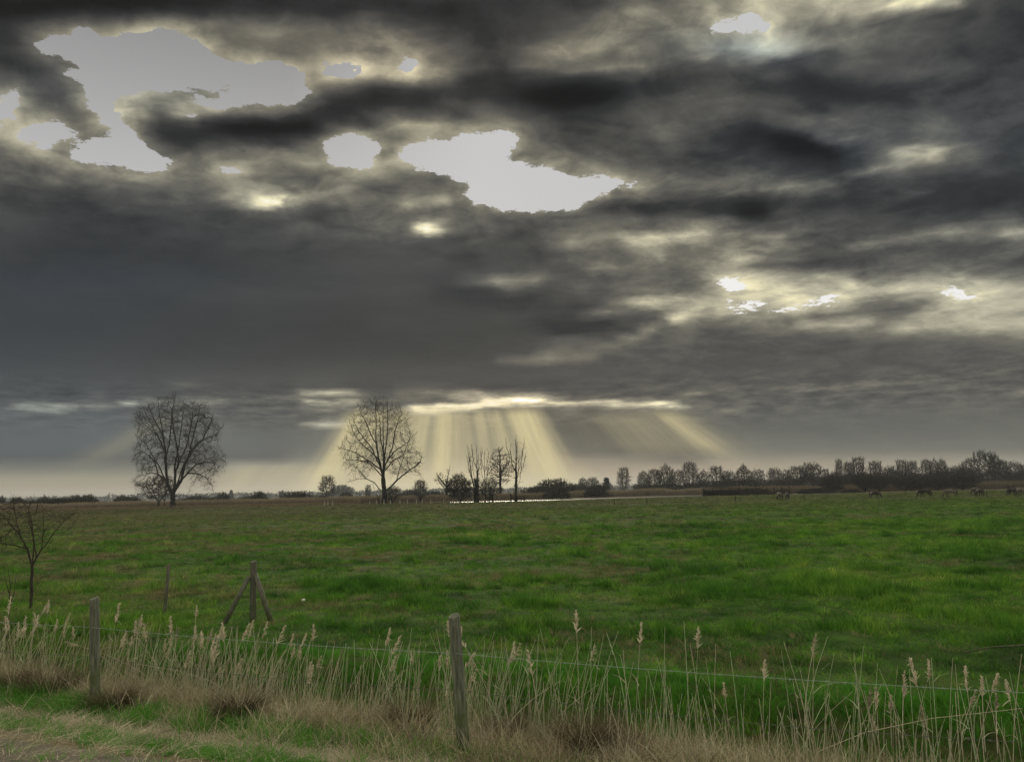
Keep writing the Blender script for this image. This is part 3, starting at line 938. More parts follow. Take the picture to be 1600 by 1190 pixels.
# three brown tussocks at the fence
def tussock(px, py, w, h, label, seed):
    rg = np.random.default_rng(seed)
    S = Soup()
    n = 900
    th = rg.uniform(0, 6.283, n)
    r = w * .30 * np.sqrt(rg.uniform(0, 1, n))
    base = np.stack([r * np.cos(th), r * np.sin(th), np.full(n, -.03)], 1)
    out = np.stack([np.cos(th), np.sin(th), np.zeros(n)], 1)
    d = out * rg.uniform(0, .6, n)[:, None]
    d[:, 2] = 1
    d /= np.linalg.norm(d, axis=1, keepdims=True)
    b = out * rg.uniform(.1, .7, n)[:, None]
    b[:, 2] = -rg.uniform(.2, .8, n)
    S.blades(base, d, h * 1.25 * rg.uniform(.5, 1.1, n), .007, b, None, 3, .2, rg)
    p = ground_at(px, py)
    p[2] = tz(p)
    tag(link('grass_tussock', S.mesh('grass_tussock', M['tussock']), None, p), label, 'tussock', 'brown tussocks along the fence')
tussock(75, 1082, .75, .42, 'broad dark brown tussock of dead grass left of the left fence post', 1)
tussock(178, 1102, .42, .32, 'small dark brown tussock hugging the foot of the left fence post', 2)
tussock(912, 1165, .42, .50, 'upright brown tussock of dead grass right of the middle fence post', 3)
tussock(372, 1120, .40, .36, 'brown tussock of dead grass below the braced post, left of centre', 5)
tussock(640, 1118, .50, .34, 'wide brown tussock of dead grass left of the middle fence post', 6)
tussock(790, 1135, .34, .36, 'brown tussock of dead grass just right of the middle fence post', 7)
tussock(980, 1150, .36, .34, 'small brown tussock right of the upright one', 8)
tussock(20, 1072, .5, .36, 'brown tussock of dead grass cut by the left edge of the picture', 4)

# ------------------------------------------------------------------ reeds in the ditch
def reed_arrays(S, Sp, base, h, lean, rg, plume=0.0, rad=.0055, leaves=1):
    t = np.linspace(0, 1, 5)
    curve = rg.uniform(.2, .9)
    pts = base + np.stack([lean[0] * h * t ** (1 + curve), lean[1] * h * t ** (1 + curve), h * t * (1 - .12 * np.hypot(*lean) * t)], 1)
    S.segs(pts[:-1], pts[1:], np.linspace(rad, rad * .65, 4), np.linspace(rad * .9, rad * .55, 4), 3)
    for _ in range(leaves):
        q = rg.uniform(.25, .8)
        p = base + (pts[-1] - base) * q
        a = rg.uniform(0, 6.283)
        S.blades(p[None], np.array([[math.cos(a) * .5, math.sin(a) * .5, .8]]), h * rg.uniform(.14, .3), .010, np.array([[math.cos(a) * .5, math.sin(a) * .5, -.5]]), None, 3, .1, rg)
    if plume > 0:
        n = 46
        q = rg.uniform(0, 1, n)
        axis = pts[-1] - pts[-2]
        axis /= np.linalg.norm(axis)
        side = rg.normal(0, 1, (n, 3))
        b = pts[-1] - axis * .04 + axis * (q * plume)[:, None]
        d = axis * .8 + side * .30 + np.array([lean[0], lean[1], -.1]) * .5
        d /= np.linalg.norm(d, axis=1, keepdims=True)
        Sp.blades(b, d, plume * .38 * (1.15 - q * .75), .016, np.tile([lean[0] * .5, lean[1] * .5, -.25], (n, 1)), None, 2, .2, rg)

def reed_base(t, s):
    p = POST_A[:2] + FD * t + FN * s
    return np.array([p[0], p[1], float(terrain(p[0], p[1])) - .02])
rg = np.random.default_rng(5)
S, Sg, Sp = Soup(), Soup(), Soup()
def reed_patch(n, t0, t1, s0, s1, hmin, hmax, plume_p, green_p, lean_mu, spread=.13):
    for _ in range(n):
        t = rg.uniform(t0, t1)
        s = rg.uniform(s0, s1)
        if fbm(np.array(t / .55), np.array(s / .55), 2, 31) < .40 and rg.random() < .75:
            continue
        if t < -.5 and rg.random() < .5:
            continue
        h = rg.uniform(hmin, hmax)
        lean = rg.normal(0, spread, 2) + FD * lean_mu
        pl = rg.uniform(.14, .24) if rg.random() < plume_p and h > hmin + .25 * (hmax - hmin) else 0
        reed_arrays(Sg if rg.random() < green_p else S, Sp, reed_base(t, s), h, lean, rg, pl, rg.uniform(.0032, .0055), 1 if h > .9 else 0)
reed_patch(620, -4.5, 3.4, .4, 2.2, .48, .94, .15, .20, .10)
reed_patch(520, -4.5, 3.2, .2, 1.6, .30, .75, .06, .06, .26)
reed_patch(110, -4.0, 9.0, .3, 1.8, .5, .95, .05, .2, .15, .50)
reed_patch(130, 3.2, 5.4, .5, 2.2, .45, 1.12, .08, .35, .12)
reed_patch(150, 5.0, 9.5, .4, 2.2, .45, 1.15, .10, .35, .03)
reed_patch(200, 3.4, 9.0, .1, 1.2, .3, .65, .0, .15, .08)
tag(link('reeds', S.mesh('reeds', M['reed'])), 'dense tan dead reed stalks standing in the ditch behind the wire fence', None, None, 'stuff')
tag(link('green_reeds', Sg.mesh('green_reeds', M['reed_green'])), 'pale green reed stalks mixed among the dead reeds of the ditch', None, None, 'stuff')
tag(link('reed_plumes', Sp.mesh('reed_plumes', M['plume'])), 'feathery buff seed heads among the reeds in the ditch', None, None, 'stuff')

def reed_thing(px, top, bot, plume, lean_px, label, green=False, rad=.0065, hook=False, group='tall single reeds by the fence'):
    """a reed that stands clear of the rest: foot and tip from the photograph, at the depth of the ditch"""
    best = None
    for s in np.linspace(.10, 3.0, 30):               # walk over the ditch until the foot shows where it should
        for t in np.linspace(-2, 10, 121):
            p = reed_base(t, s)
            q = px_of(p)
            e = (q[0] - px) ** 2 + (q[1] - bot) ** 2
            if best is None or e < best[0]:
                best = (e, p)
    p = best[1]
    D_ = p[1]
    h = (px_of(p)[1] - top) / FPX * D_
    rg = np.random.default_rng(int(px * 7 + top))
    S, Sp = Soup(), Soup()
    lean = np.array([lean_px / max(bot - top, 1) + .0, rg.normal(0, .03)])
    reed_arrays(S, Sp, np.zeros(3), h - plume * .6, lean, rg, plume, rad, 1)
    if hook:
        S.tube([(.0, 0, h * .9), (.03, 0, h), (.09, 0, h + .05)], .004, 4)
    r = thing('reed', label, 'reed', p, group=group)
    link('stalk', S.mesh('stalk', M['reed_green'] if green else M['reed']), r)
    if plume > 0:
        link('seed_head', Sp.mesh('seed_head', M['plume']), r)
for a in [
 (1252,1005,1150,.20,22,'tall hooked reed with a drooping buff seed head rising highest above the top wire'),
 (1405,1068,1178,.24,8,'reed with the stoutest buff seed head, right of centre below the top wire'),
 (1396,1100,1178,.20,4,'reed with fat drooping seed head left of the stoutest one'),
 (1530,1062,1180,.22,-2,'tall reed with a slim upright seed head above the wire near the right edge'),
 (1546,1072,1180,.18,4,'reed with narrow seed head beside the slim upright one at right'),
 (1560,1095,1182,.16,6,'shorter reed with a small seed head, last of the three together near the right edge'),
 (1362,1087,1176,.18,8,'reed with a narrow leaning seed head left of the stoutest one'),
 (1372,1128,1180,.15,-6,'low reed with a small pale seed head near the bottom edge'),
 (1500,1088,1178,.18,26,'reed bending right with a thin seed head right of the stoutest one'),
 (1448,1112,1178,.18,-2,'reed with a ragged brown seed head halfway along the right part of the ditch'),
 (1134,1078,1165,.14,-4,'short reed with a brown seed head left of the tall hooked reed'),
 (300,955,1060,.16,4,'single reed with a pale narrow seed head standing above the left reeds'),
 (262,990,1075,.20,10,'reed with a drooping seed head in the left clump below the lone stake'),
 (295,988,1075,.22,4,'reed with a full seed head in the middle of the left clump'),
 (318,990,1075,.18,12,'reed with a tattered seed head right of the full headed one in the left clump'),
 (435,1000,1080,.20,14,'reed with a golden seed head at the right end of the left clump'),
 (205,978,1070,.22,6,'reed with a thick seed head right of the left fence post'),
 (520,1020,1090,.14,16,'reed with a small seed head between the left clump and the middle post'),
 (735,1040,1110,.12,10,'reed with a small brown seed head beside the middle fence post')]:
    reed_thing(*a)
for a in [(1345,1020,1175,'bare pale reed stalk left of the low reed with the small pale head'),
 (1233,1028,1170,'bare pale reed stalk just left of the tall hooked reed'),(1285,1030,1172,'bare pale reed stalk just right of the tall hooked reed'),
 (1437,1055,1180,'bare pale reed stalk left of the ragged brown seed head'),(1475,1040,1180,'bare pale reed stalk right of the ragged brown seed head'),
 (1590,1060,1186,'bare pale reed stalk nearest the right edge'),(1075,985,1165,'tallest bare reed stalk left of the short brown headed reed'),
 (870,990,1120,'bare pale reed stalk leaning between the middle post and the upright tussock'),(1042,990,1150,'bare reed stalk next left of the tallest bare stalk'),
 (985,995,1140,'bare reed stalk standing right above the upright brown tussock'),(1160,1030,1168,'bare reed stalk right of the short brown headed reed'),
 (800,1000,1110,'bare reed stalk right of the small headed reed by the middle post')]:
    reed_thing(a[0], a[1], a[2], 0, rng.normal(0, 12), a[3], True, .0060, False, 'bare reed stalks in the ditch')

# ------------------------------------------------------------------ bare winter trees
def colonise(nodes, parents, attr, step, di, dk, iters, up=0.15, wig=0.15, rg=None, dirs=None):
    """grow a branch skeleton towards a cloud of attraction points"""
    nodes = [np.array(p, float) for p in nodes]
    parents = list(parents)
    attr = np.asarray(attr, float)
    N_ = np.array(nodes)
    d = np.linalg.norm(attr[:, None] - N_[None], axis=2)
    near, nd = d.argmin(1), d.min(1)
    alive = nd > dk
    attr, near, nd = attr[alive], near[alive], nd[alive]
    for _ in range(iters):
        ok = nd < di
        if not ok.any():
            break
        v = attr[ok] - np.array(nodes)[near[ok]]
        v /= np.linalg.norm(v, axis=1, keepdims=True) + 1e-9
        acc = np.zeros((len(nodes), 3))
        np.add.at(acc, near[ok], v)
        src = np.unique(near[ok])
        dv = acc[src]
        dv /= np.linalg.norm(dv, axis=1, keepdims=True) + 1e-9
        dv = dv + rg.normal(0, wig, dv.shape)
        dv[:, 2] += up
        dv /= np.linalg.norm(dv, axis=1, keepdims=True) + 1e-9
        new = np.array(nodes)[src] + dv * step
        n0 = len(nodes)
        nodes.extend(new)
        parents.extend(src.tolist())
        d = np.linalg.norm(attr[:, None] - new[None], axis=2)
        j, dm = d.argmin(1), d.min(1)
        upd = dm < nd
        near[upd], nd[upd] = n0 + j[upd], dm[upd]
        k = nd > dk
        attr, near, nd = attr[k], near[k], nd[k]
        if len(attr) == 0 or len(nodes) > 9000:
            break
    return np.array(nodes), np.array(parents)

def radii_of(nodes, parents, tip, power=2.3, base=None):
    n = len(nodes)
    kids = np.zeros(n)
    acc = np.zeros(n)
    cnt = np.zeros(n, int)
    for i in range(n):
        if parents[i] >= 0:
            cnt[parents[i]] += 1
    acc[cnt == 0] = tip ** power
    for i in range(n - 1, 0, -1):
        acc[parents[i]] += acc[i]
    r = acc ** (1 / power)
    if base:
        f = base / r[0]
        if f > 1:
            r = tip + (r - tip) * ((base - tip) / max(r[0] - tip, 1e-6))
        else:
            r = np.where(r > tip, tip + (r - tip) * (base - tip) / (r[0] - tip), r)
    return r, cnt

def in_poly(x, y, poly):
    return polygon_sdf(x, y, poly) > 0

def crown_points(outline, n, rg, flat=0.85, axis=None, gap=None):
    """points filling a solid whose outline (in metres, x and z) is given"""
    o = np.asarray(outline, float)
    x0, z0 = o.min(0)
    x1, z1 = o.max(0)
    pts = []
    zs = np.linspace(z0, z1, 60)
    gx = np.linspace(x0, x1, 80)
    GX, GZ = np.meshgrid(gx, zs)
    ins = in_poly(GX, GZ, outline)
    lo = np.array([gx[r].min() if r.any() else 0 for r in ins])
    hi = np.array([gx[r].max() if r.any() else 0 for r in ins])
    while len(pts) < n:
        m = n * 3
        x, z = rg.uniform(x0, x1, m), rg.uniform(z0, z1, m)
        k = in_poly(x, z, outline)
        x, z = x[k], z[k]
        l, h_ = np.interp(z, zs, lo), np.interp(z, zs, hi)
        c, w = (l + h_) / 2, np.maximum((h_ - l) / 2, .05)
        u = np.clip((x - c) / w, -1, 1)
        dep = np.sqrt(np.maximum(1 - u * u, 0.02)) * w * flat
        y = rg.uniform(-1, 1, len(x)) * dep
        pts.extend(np.stack([x, y, z], 1))
    return np.array(pts[:n])

def tree_meshes(name, limbs, outline, natt, step, di, dk, tip, base, seed, twigs=2, twig_len=.7, twig_r=None, up=.12, flat=.85, buds=0, droop=False, mat_t=None, mat_c=None, thick=None, power=2.3):
    """limbs: list of polylines (x, y, z) that start on an earlier limb or at the foot; returns trunk and crown meshes"""
    rg = np.random.default_rng(seed)
    nodes, par = [np.array(limbs[0][0], float)], [-1]
    for li, L in enumerate(limbs):
        L = [np.array(p, float) for p in L]
        if li == 0:
            cur = 0
            L = L[1:]
        else:
            cur = int(np.argmin([np.linalg.norm(q - L[0]) for q in nodes]))
            L = L[1:]
        for p in L:
            a = nodes[cur]
            k = max(1, int(round(np.linalg.norm(p - a) / step)))
            for j in range(1, k + 1):
                q = a + (p - a) * j / k
                if j < k:
                    q = q + rg.normal(0, step * .07, 3)
                nodes.append(q)
                par.append(cur)
                cur = len(nodes) - 1
    att = crown_points(outline, natt, rg, flat)
    nodes, par = colonise(nodes, par, att, step, di, dk, 90, up, .16, rg)
    r, cnt = radii_of(nodes, par, tip, power, base)
    # order safety: parents always precede children
    i = np.arange(1, len(nodes))
    p0, p1 = nodes[par[i]], nodes[i]
    r0, r1 = np.minimum(r[par[i]], r[i] * 1.35), r[i]
    thick = thick or base * .28
    T, C = Soup(), Soup()
    big = r[i] > thick
    T.segs(p0[big], p1[big], r0[big], r1[big], 8)
    mid = (~big) & (r[i] > tip * 1.9)
    C.segs(p0[mid], p1[mid], r0[mid], r1[mid], 5)
    sm = (~big) & ~mid
    C.segs(p0[sm], p1[sm], r0[sm], r1[sm], 3)
    # root flare
    a = nodes[0]
    T.tube([a - [0, 0, .3], a + [0, 0, base * .4], a + [0, 0, base * 2.5]], [base * 1.45, base * 1.2, base * .95], 10, False)
    # twigs
    tr = twig_r or tip * .7
    dirs = np.zeros_like(nodes)
    dirs[1:] = nodes[i] - nodes[par[i]]
    dirs /= np.linalg.norm(dirs, axis=1, keepdims=True) + 1e-9
    cand = np.where((r < tip * 2.2) & (np.arange(len(nodes)) > 0))[0]
    for _ in range(twigs):
        q = nodes[cand]
        d = dirs[cand] + rg.normal(0, .55, (len(cand), 3))
        if droop:
            d[:, 2] += np.where(q[:, 2] < outline_mid(outline), -.25, .75)
        else:
            d[:, 2] += .65
        d /= np.linalg.norm(d, axis=1, keepdims=True)
        ln = twig_len * rg.uniform(.4, 1.2, len(cand))
        e = q + d * ln[:, None]
        C.segs(q, e, tr, tr * .6, 3)
        k = rg.random(len(cand)) < .6
        if k.any():
            d2 = d[k] + rg.normal(0, .5, (k.sum(), 3))
            d2[:, 2] += .2
            d2 /= np.linalg.norm(d2, axis=1, keepdims=True)
            m_ = q[k] + (e[k] - q[k]) * .55
            C.segs(m_, m_ + d2 * (ln[k] * .6)[:, None], tr * .8, tr * .5, 3)
    res = [T.mesh(name + '_trunk', mat_t or M['bark'], True), C.mesh(name + '_crown', mat_c or M['twig'])]
    if buds:
        B = Soup()
        e = nodes[rg.choice(cand, buds)] + rg.normal(0, .25, (buds, 3))
        for _ in range(3):
            th = rg.uniform(0, 6.283, buds)
            d = np.stack([np.cos(th) * .7, np.sin(th) * .7, rg.uniform(-.8, .8, buds)], 1)
            B.blades(e, d, rg.uniform(.16, .34, buds), .20, np.zeros((buds, 3)), None, 2, .3, rg)
        res.append(B.mesh(name + '_leaves', M['twig']))
    return res

def outline_mid(o):
    o = np.asarray(o)
    return o[:, 1].min() + .42 * (o[:, 1].max() - o[:, 1].min())

def plant_tree(name, label, cat, meshes, loc, rotz=0.0, scale=(1, 1, 1), group=None, part_names=('trunk', 'crown', 'leaves')):
    t = thing(name, label, cat, loc, (0, 0, rotz), scale, group)
    for pn, me in zip(part_names, meshes):
        link(pn, me, t)
    return t

def conv(pts, base, k, rg=None, depth=0.0):
    """picture coordinates (of an enlarged crop) to metres about the foot; each limb gets its own lean in depth"""
    out = []
    for i, (x, y) in enumerate(pts):
        out.append(((x - base[0]) / k, depth * i / max(len(pts) - 1, 1), (base[1] - y) / k))
    return out

def join_limb(limbs, pts, base, k, depth):
    P = conv(pts, base, k, None, 0)
    P = [(x, 0.0, z) for x, y, z in P]
    # start depth = depth of nearest point already there
    best, by = 1e9, 0
    for L in limbs:
        for q in L:
            e = (q[0] - P[0][0]) ** 2 + (q[2] - P[0][2]) ** 2
            if e < best:
                best, by = e, q[1]
    n = len(P) - 1
    limbs.append([(x, by + depth * (i / n), z) for i, (x, y, z) in enumerate(P)])

Y1 = 192.0
k1 = FPX / Y1 * 5.0
b1_ = (457, 975)
limbs = [conv([(457,985),(456,930),(452,875),(440,850)], b1_, k1)]
for pts, dep in [
  ([(440,850),(412,790),(403,700),(398,560),(378,420),(345,260),(332,140)], -1.5),
  ([(452,860),(465,780),(463,700),(485,620),(520,540),(545,470),(570,300),(575,170)], 1.0),
  ([(455,860),(480,820),(520,770),(590,690),(650,640),(720,628),(790,632),(815,690)], -2.5),
  ([(405,775),(370,735),(325,712),(270,695),(225,705),(195,745)], 2.0),
  ([(325,712),(312,640),(295,590),(240,540),(190,520)], -2.5),
  ([(396,560),(350,470),(300,400),(240,365),(150,285)], 3.0),
  ([(400,570),(410,470),(405,330),(395,230),(400,110)], 3.5),
  ([(485,620),(482,500),(472,380),(470,210)], -4.0),
  ([(520,770),(535,660),(560,560),(610,480),(680,430),(750,400),(790,340)], 4.0),
  ([(560,560),(600,400),(640,280),(660,190)], -2.0),
  ([(580,720),(640,712),(700,740),(740,800),(745,840)], 2.5),
  ([(465,790),(440,650),(445,500),(440,360),(435,200)], 5.5),
  ([(412,790),(360,640),(280,480),(230,420)], -5.0),
  ([(480,820),(560,640),(660,540),(740,560)], -5.5),
  ([(452,880),(500,870),(540,880),(560,850)], 1.5),
  ([(450,875),(410,870),(375,880),(360,870)], -1.0),
  ([(290,400),(240,300),(200,230)], 0.5), ([(640,460),(700,330),(720,260)], 1.0), ([(380,430),(300,260),(280,180)], -2.0)]:
    join_limb(limbs, pts, b1_, k1, dep)
out1 = [((x - b1_[0]) / k1, (b1_[1] - y) / k1) for x, y in [(300,110),(380,90),(440,100),(480,150),(560,145),(610,160),(680,150),(720,240),(760,300),(800,350),(800,450),(745,500),(810,520),(860,600),(820,700),(765,720),(770,800),(740,860),(690,800),(630,760),(560,720),(500,690),(440,640),(390,640),(350,700),(260,690),(200,770),(160,840),(145,760),(190,700),(140,600),(140,480),(190,400),(130,300),(135,260),(150,210),(230,180),(260,150)]]
big1 = tree_meshes('poplar_a', limbs, out1, 2900, .62, 6.0, .90, .027, .66, 3, 4, 1.45, .0145, .16, .75, 420, True, power=2.05)
p = at_depth(270.5, Y1)
p[2] = tz(p)
plant_tree('bare_tree', 'tall wide bare tree with forking trunk, left of the two big trees', 'tree', big1, p, 0, group='two big bare trees')

Y2 = 192.0
k2 = FPX / Y2 * 5.41
b2_ = (660, 1010)
limbs = [conv([(660,1020),(657,920),(650,830),(645,770)], b2_, k2)]
for pts, dep in [
  ([(645,770),(625,700),(602,600),(580,470),(582,340),(575,170)], 1.0),
  ([(648,780),(657,700),(662,600),(682,480),(692,350),(690,210)], -1.2),
  ([(655,700),(690,630),(722,540),(735,420),(760,330),(790,255)], 2.5),
  ([(662,690),(710,620),(765,565),(850,510),(910,455)], -2.0),
  ([(625,735),(590,695),(540,652),(440,592),(380,560),(290,540)], -2.5),
  ([(605,640),(560,590),(500,540),(450,500),(370,395)], 3.0),
  ([(645,915),(610,880),(570,830),(500,797),(430,795),(350,815)], 1.5),
  ([(655,920),(700,880),(760,820),(860,740),(920,705),(965,670),(980,600)], -1.0),
  ([(590,520),(545,430),(520,350),(460,225)], -3.0),
  ([(830,765),(900,735),(950,760),(965,790)], 1.0),
  ([(640,790),(600,740),(560,700),(480,640),(400,650),(310,700)], 4.0),
  ([(650,800),(640,600),(630,450),(620,180)], 4.5),
  ([(655,740),(720,650),(800,600),(870,420)], 4.0),
  ([(645,760),(560,540),(470,420),(420,300)], -5.0),
  ([(662,620),(640,480),(640,300),(610,160)], -5.0),
  ([(540,650),(430,640),(340,640)], 0.5),
  ([(760,820),(790,700),(820,600)], 1.0), ([(500,797),(440,720),(390,680)], -1.5)]:
    join_limb(limbs, pts, b2_, k2, dep)
out2 = [((x - b2_[0]) / k2, (b2_[1] - y) / k2) for x, y in [(540,110),(600,95),(640,115),(700,160),(780,200),(840,250),(880,300),(890,350),(860,400),(920,460),(930,520),(870,560),(960,540),(1000,640),(960,720),(970,790),(900,770),(800,760),(720,780),(690,700),(640,650),(590,680),(560,740),(500,790),(420,760),(340,830),(370,760),(390,680),(290,720),(300,640),(270,530),(320,440),(340,350),(380,260),(410,180),(470,150)]]
big2 = tree_meshes('poplar_b', limbs, out2, 2600, .62, 6.0, .92, .025, .58, 8, 3, 1.40, .0145, .16, .75, 260, True, power=2.05)
p = at_depth(601, Y2)
p[2] = tz(p)
plant_tree('bare_tree', 'tall oval bare tree before the light shafts, right of the two big trees', 'tree', big2, p, 0, group='two big bare trees')

# generic kinds, each about 10 m high
def ellipse(cx, cz, rx, rz, n=20, bump=.12, seed=0):
    rg = np.random.default_rng(seed)
    return [(cx + rx * math.cos(a) * (1 + rg.normal(0, bump)), cz + rz * math.sin(a) * (1 + rg.normal(0, bump))) for a in np.linspace(0, 6.283, n, endpoint=False)]
def round_tree(seed, w=4.2, fork=2.4):
    rg = np.random.default_rng(seed)
    limbs = [[(0, 0, 0), (rg.normal(0, .1), 0, fork)]]
    for i in range(6):
        a = i / 6 * 6.283 + rg.normal(0, .3)
        limbs.append([(0, 0, fork * rg.uniform(.8, 1)), (math.cos(a) * w * .35, math.sin(a) * w * .35, fork + 2.0), (math.cos(a) * w * .62, math.sin(a) * w * .62, fork + 4.4)])
    return tree_meshes('round_tree', limbs, ellipse(0, 6.2, w, 3.8, 26, .15, seed), 760, .45, 4, .58, .036, .24, seed, 4, 1.0, .029, .15, .9)
def tall_tree(seed, w=2.6):
    rg = np.random.default_rng(seed)
    limbs = [[(0, 0, 0), (0, 0, 1.2)]]
    for i in range(5):
        a = i / 5 * 6.283 + rg.normal(0, .4)
        limbs.append([(0, 0, rg.uniform(.5, 1.2)), (math.cos(a) * w * .3, math.sin(a) * w * .3, 3.5), (math.cos(a) * w * .55, math.sin(a) * w * .55, 6.2), (math.cos(a) * w * .62, math.sin(a) * w * .62, 9.0)])
    return tree_meshes('tall_tree', limbs, [(-w*.25, 1.2), (-w*.75, 3.0), (-w, 5.2), (-w*.9, 7.2), (-w*.62, rg.uniform(8.6,9.9)), (-w*.40, rg.uniform(7.8,9)), (-w*.1, rg.uniform(9.2,10)), (w*.15, rg.uniform(8.2,9.2)), (w*.42, rg.uniform(9.2,10)), (w*.75, rg.uniform(7.5,9.4)), (w, 6.0), (w*.85, 3.6), (w*.3, 1.4)], 620, .45, 4, .56, .036, .20, seed, 4, 1.1, .029, .35, .9)
def bush_tree(seed, w=4.6, natt=620, twigs=3):
    rg = np.random.default_rng(seed)
    limbs = [[(0, 0, 0), (0, 0, .4)]]
    for i in range(7):
        a = i / 7 * 6.283 + rg.normal(0, .3)
        limbs.append([(0, 0, .3), (math.cos(a) * w * .25, math.sin(a) * w * .25, 2.2), (math.cos(a) * w * .65, math.sin(a) * w * .65, 5.0)])
    return tree_meshes('bush_tree', limbs, ellipse(0, 5.4, w, 4.0, 30, .20, seed), natt, .45, 4, .60, .040, .17, seed, twigs, 1.25, .026 if twigs < 4 else .034, .1, .9, mat_c=M['scrub'])
def scrub_mound(seed, w=4.5, hgt=4.5):
    rg = np.random.default_rng(seed)
    limbs = [[(0, 0, 0), (0, 0, .3)]]
    for i in range(8):
        a = i / 8 * 6.283 + rg.normal(0, .3)
        limbs.append([(0, 0, .2), (math.cos(a) * w * .7, math.sin(a) * w * .6, hgt * .45)])
    return tree_meshes('scrub', limbs, [(-w, .2), (-w * .9, hgt * .35), (-w * .62, hgt * rg.uniform(.5, .8)), (-w * .4, hgt * rg.uniform(.7, .95)), (-w * .1, hgt * rg.uniform(.7, 1)), (w * .2, hgt), (w * .5, hgt * rg.uniform(.55, .9)), (w * .8, hgt * rg.uniform(.3, .6)), (w, .2)], 700, .42, 3, .48, .05, .10, seed, 4, 1.15, .034, .1, .8, mat_c=M['scrub'])
ROUND = [round_tree(101), round_tree(102, 4.8, 2.0), round_tree(103, 3.7, 3.0)]
TALL = [tall_tree(111), tall_tree(112, 3.2), tall_tree(113, 2.1)]
BUSH = [bush_tree(121), bush_tree(122, 5.2)]
THORN = [bush_tree(125, 4.8, 1150, 4), bush_tree(126, 5.2, 1150, 4)]
SCRUB = [scrub_mound(131), scrub_mound(132, 5.5, 3.6), scrub_mound(133, 3.6, 4.8)]
def far_tree(kind, i, px, top, wpx, Yd, label, group, name, cat, base_w):
    """height and width are read off the photograph at the depth where the tree stands"""
    p = at_depth(px, Yd)
    p[2] = tz(p)
    horizon = 768 - (px - 800) * .021
    hgt = (horizon - top) / FPX * Yd + CAM_H - p[2]
    sz = hgt / 10.0
    sx = max(1.28 * wpx / FPX * Yd / base_w, sz * .35)
    ms = kind[i % len(kind)]
    return plant_tree(name, label, cat, ms, p, rng.uniform(0, 6.28), (sx, sx, sz), group)

right_line = [  # kind, px, top, width px, depth, label
 ('R',911,747,15,520,'small round bare tree on the skyline, left of its twin by the light shafts'),
 ('R',926,746,17,520,'small round bare tree on the skyline, right of its twin by the light shafts'),
 ('T',975,730,26,330,'lone vase shaped bare tree right of the cedar like tree'),
 ('R',1006,737,20,330,'bare tree with an open crown at the left start of the long tree row'),
 ('T',1023,733,20,335,'bare tree rising second from the left start of the long tree row'),
 ('R',1041,728,28,330,'broad oak like bare tree near the left start of the long row'),
 ('R',1057,735,22,335,'lower bare tree leaning against the broad oak like tree'),
 ('T',1079,722,22,325,'tall twin stemmed bare tree left of the dark boarded fence'),
 ('R',1100,736,22,330,'low rounded bare tree right behind the left end of the boarded fence'),
 ('T',1121,727,24,325,'tall many stemmed bare tree behind the boarded fence'),
 ('R',1140,736,20,335,'low bare tree behind the middle of the boarded fence'),
 ('R',1163,728,28,320,'wide domed bare tree behind the right end of the boarded fence'),
 ('R',1184,734,22,330,'round bare tree with a light see through crown right of the boarded fence'),
 ('R',1212,732,22,335,'isolated round bare tree standing in a dip of the tree row'),
 ('T',1230,733,18,325,'slim bare tree left of a wider many stemmed one behind the rear view horses'),
 ('T',1247,727,28,322,'wide many stemmed bare tree behind the rear view horses'),
 ('R',1270,724,30,320,'big dense round crowned bare tree right of the rear view horses'),
 ('T',1292,732,14,330,'narrow bare tree just right of the big round crowned one'),
 ('T',1313,716,14,315,'slim tall bare tree left of the great bushy group'),
 ('T',1327,722,16,318,'slim bare tree joining the great bushy group'),
 ('T',1343,714,32,312,'great bushy many stemmed bare tree over the thorn trees'),
 ('T',1370,719,26,312,'bare tree with upswept branches above the single dark horse'),
 ('R',1392,729,20,325,'low bare tree in the gap right of the single dark horse'),
 ('T',1411,718,26,310,'fan shaped bare tree left of the two horses grazing face to face'),
 ('T',1427,719,22,315,'fan shaped bare tree leaning right behind the large brown horse'),
 ('T',1450,718,18,310,'bare tree with a tufted top behind the large brown horse'),
 ('R',1463,719,16,312,'narrow round topped bare tree, left one of a close pair'),
 ('R',1474,719,16,314,'narrow round topped bare tree, right one of a close pair'),
 ('R',1491,729,26,315,'low spreading bare tree between the close pair and the spiky topped tree'),
 ('T',1507,723,18,312,'bare tree with one spiky leader above the thorn thicket'),
 ('R',1523,731,18,318,'low bare tree at the right end of the thorn thicket'),
 ('R',1541,706,34,305,'tallest bare tree of the row, with a heavy oak like crown'),
 ('T',1557,711,20,308,'bare tree leaning against the tallest oak like tree'),
 ('T',1570,718,16,312,'slender bare tree right of the tallest oak like pair'),
 ('R',1586,722,22,312,'round bare tree next to the right edge'),
 ('T',1602,725,18,312,'bare tree cut by the right edge')]
for i, (kk, px, top, w, Yd, lab) in enumerate(right_line):
    far_tree(ROUND if kk == 'R' else TALL, i, px, top, w, Yd, lab, 'bare trees in the long row on the right', 'bare_tree', 'tree', 9.0 if kk == 'R' else 6.4)
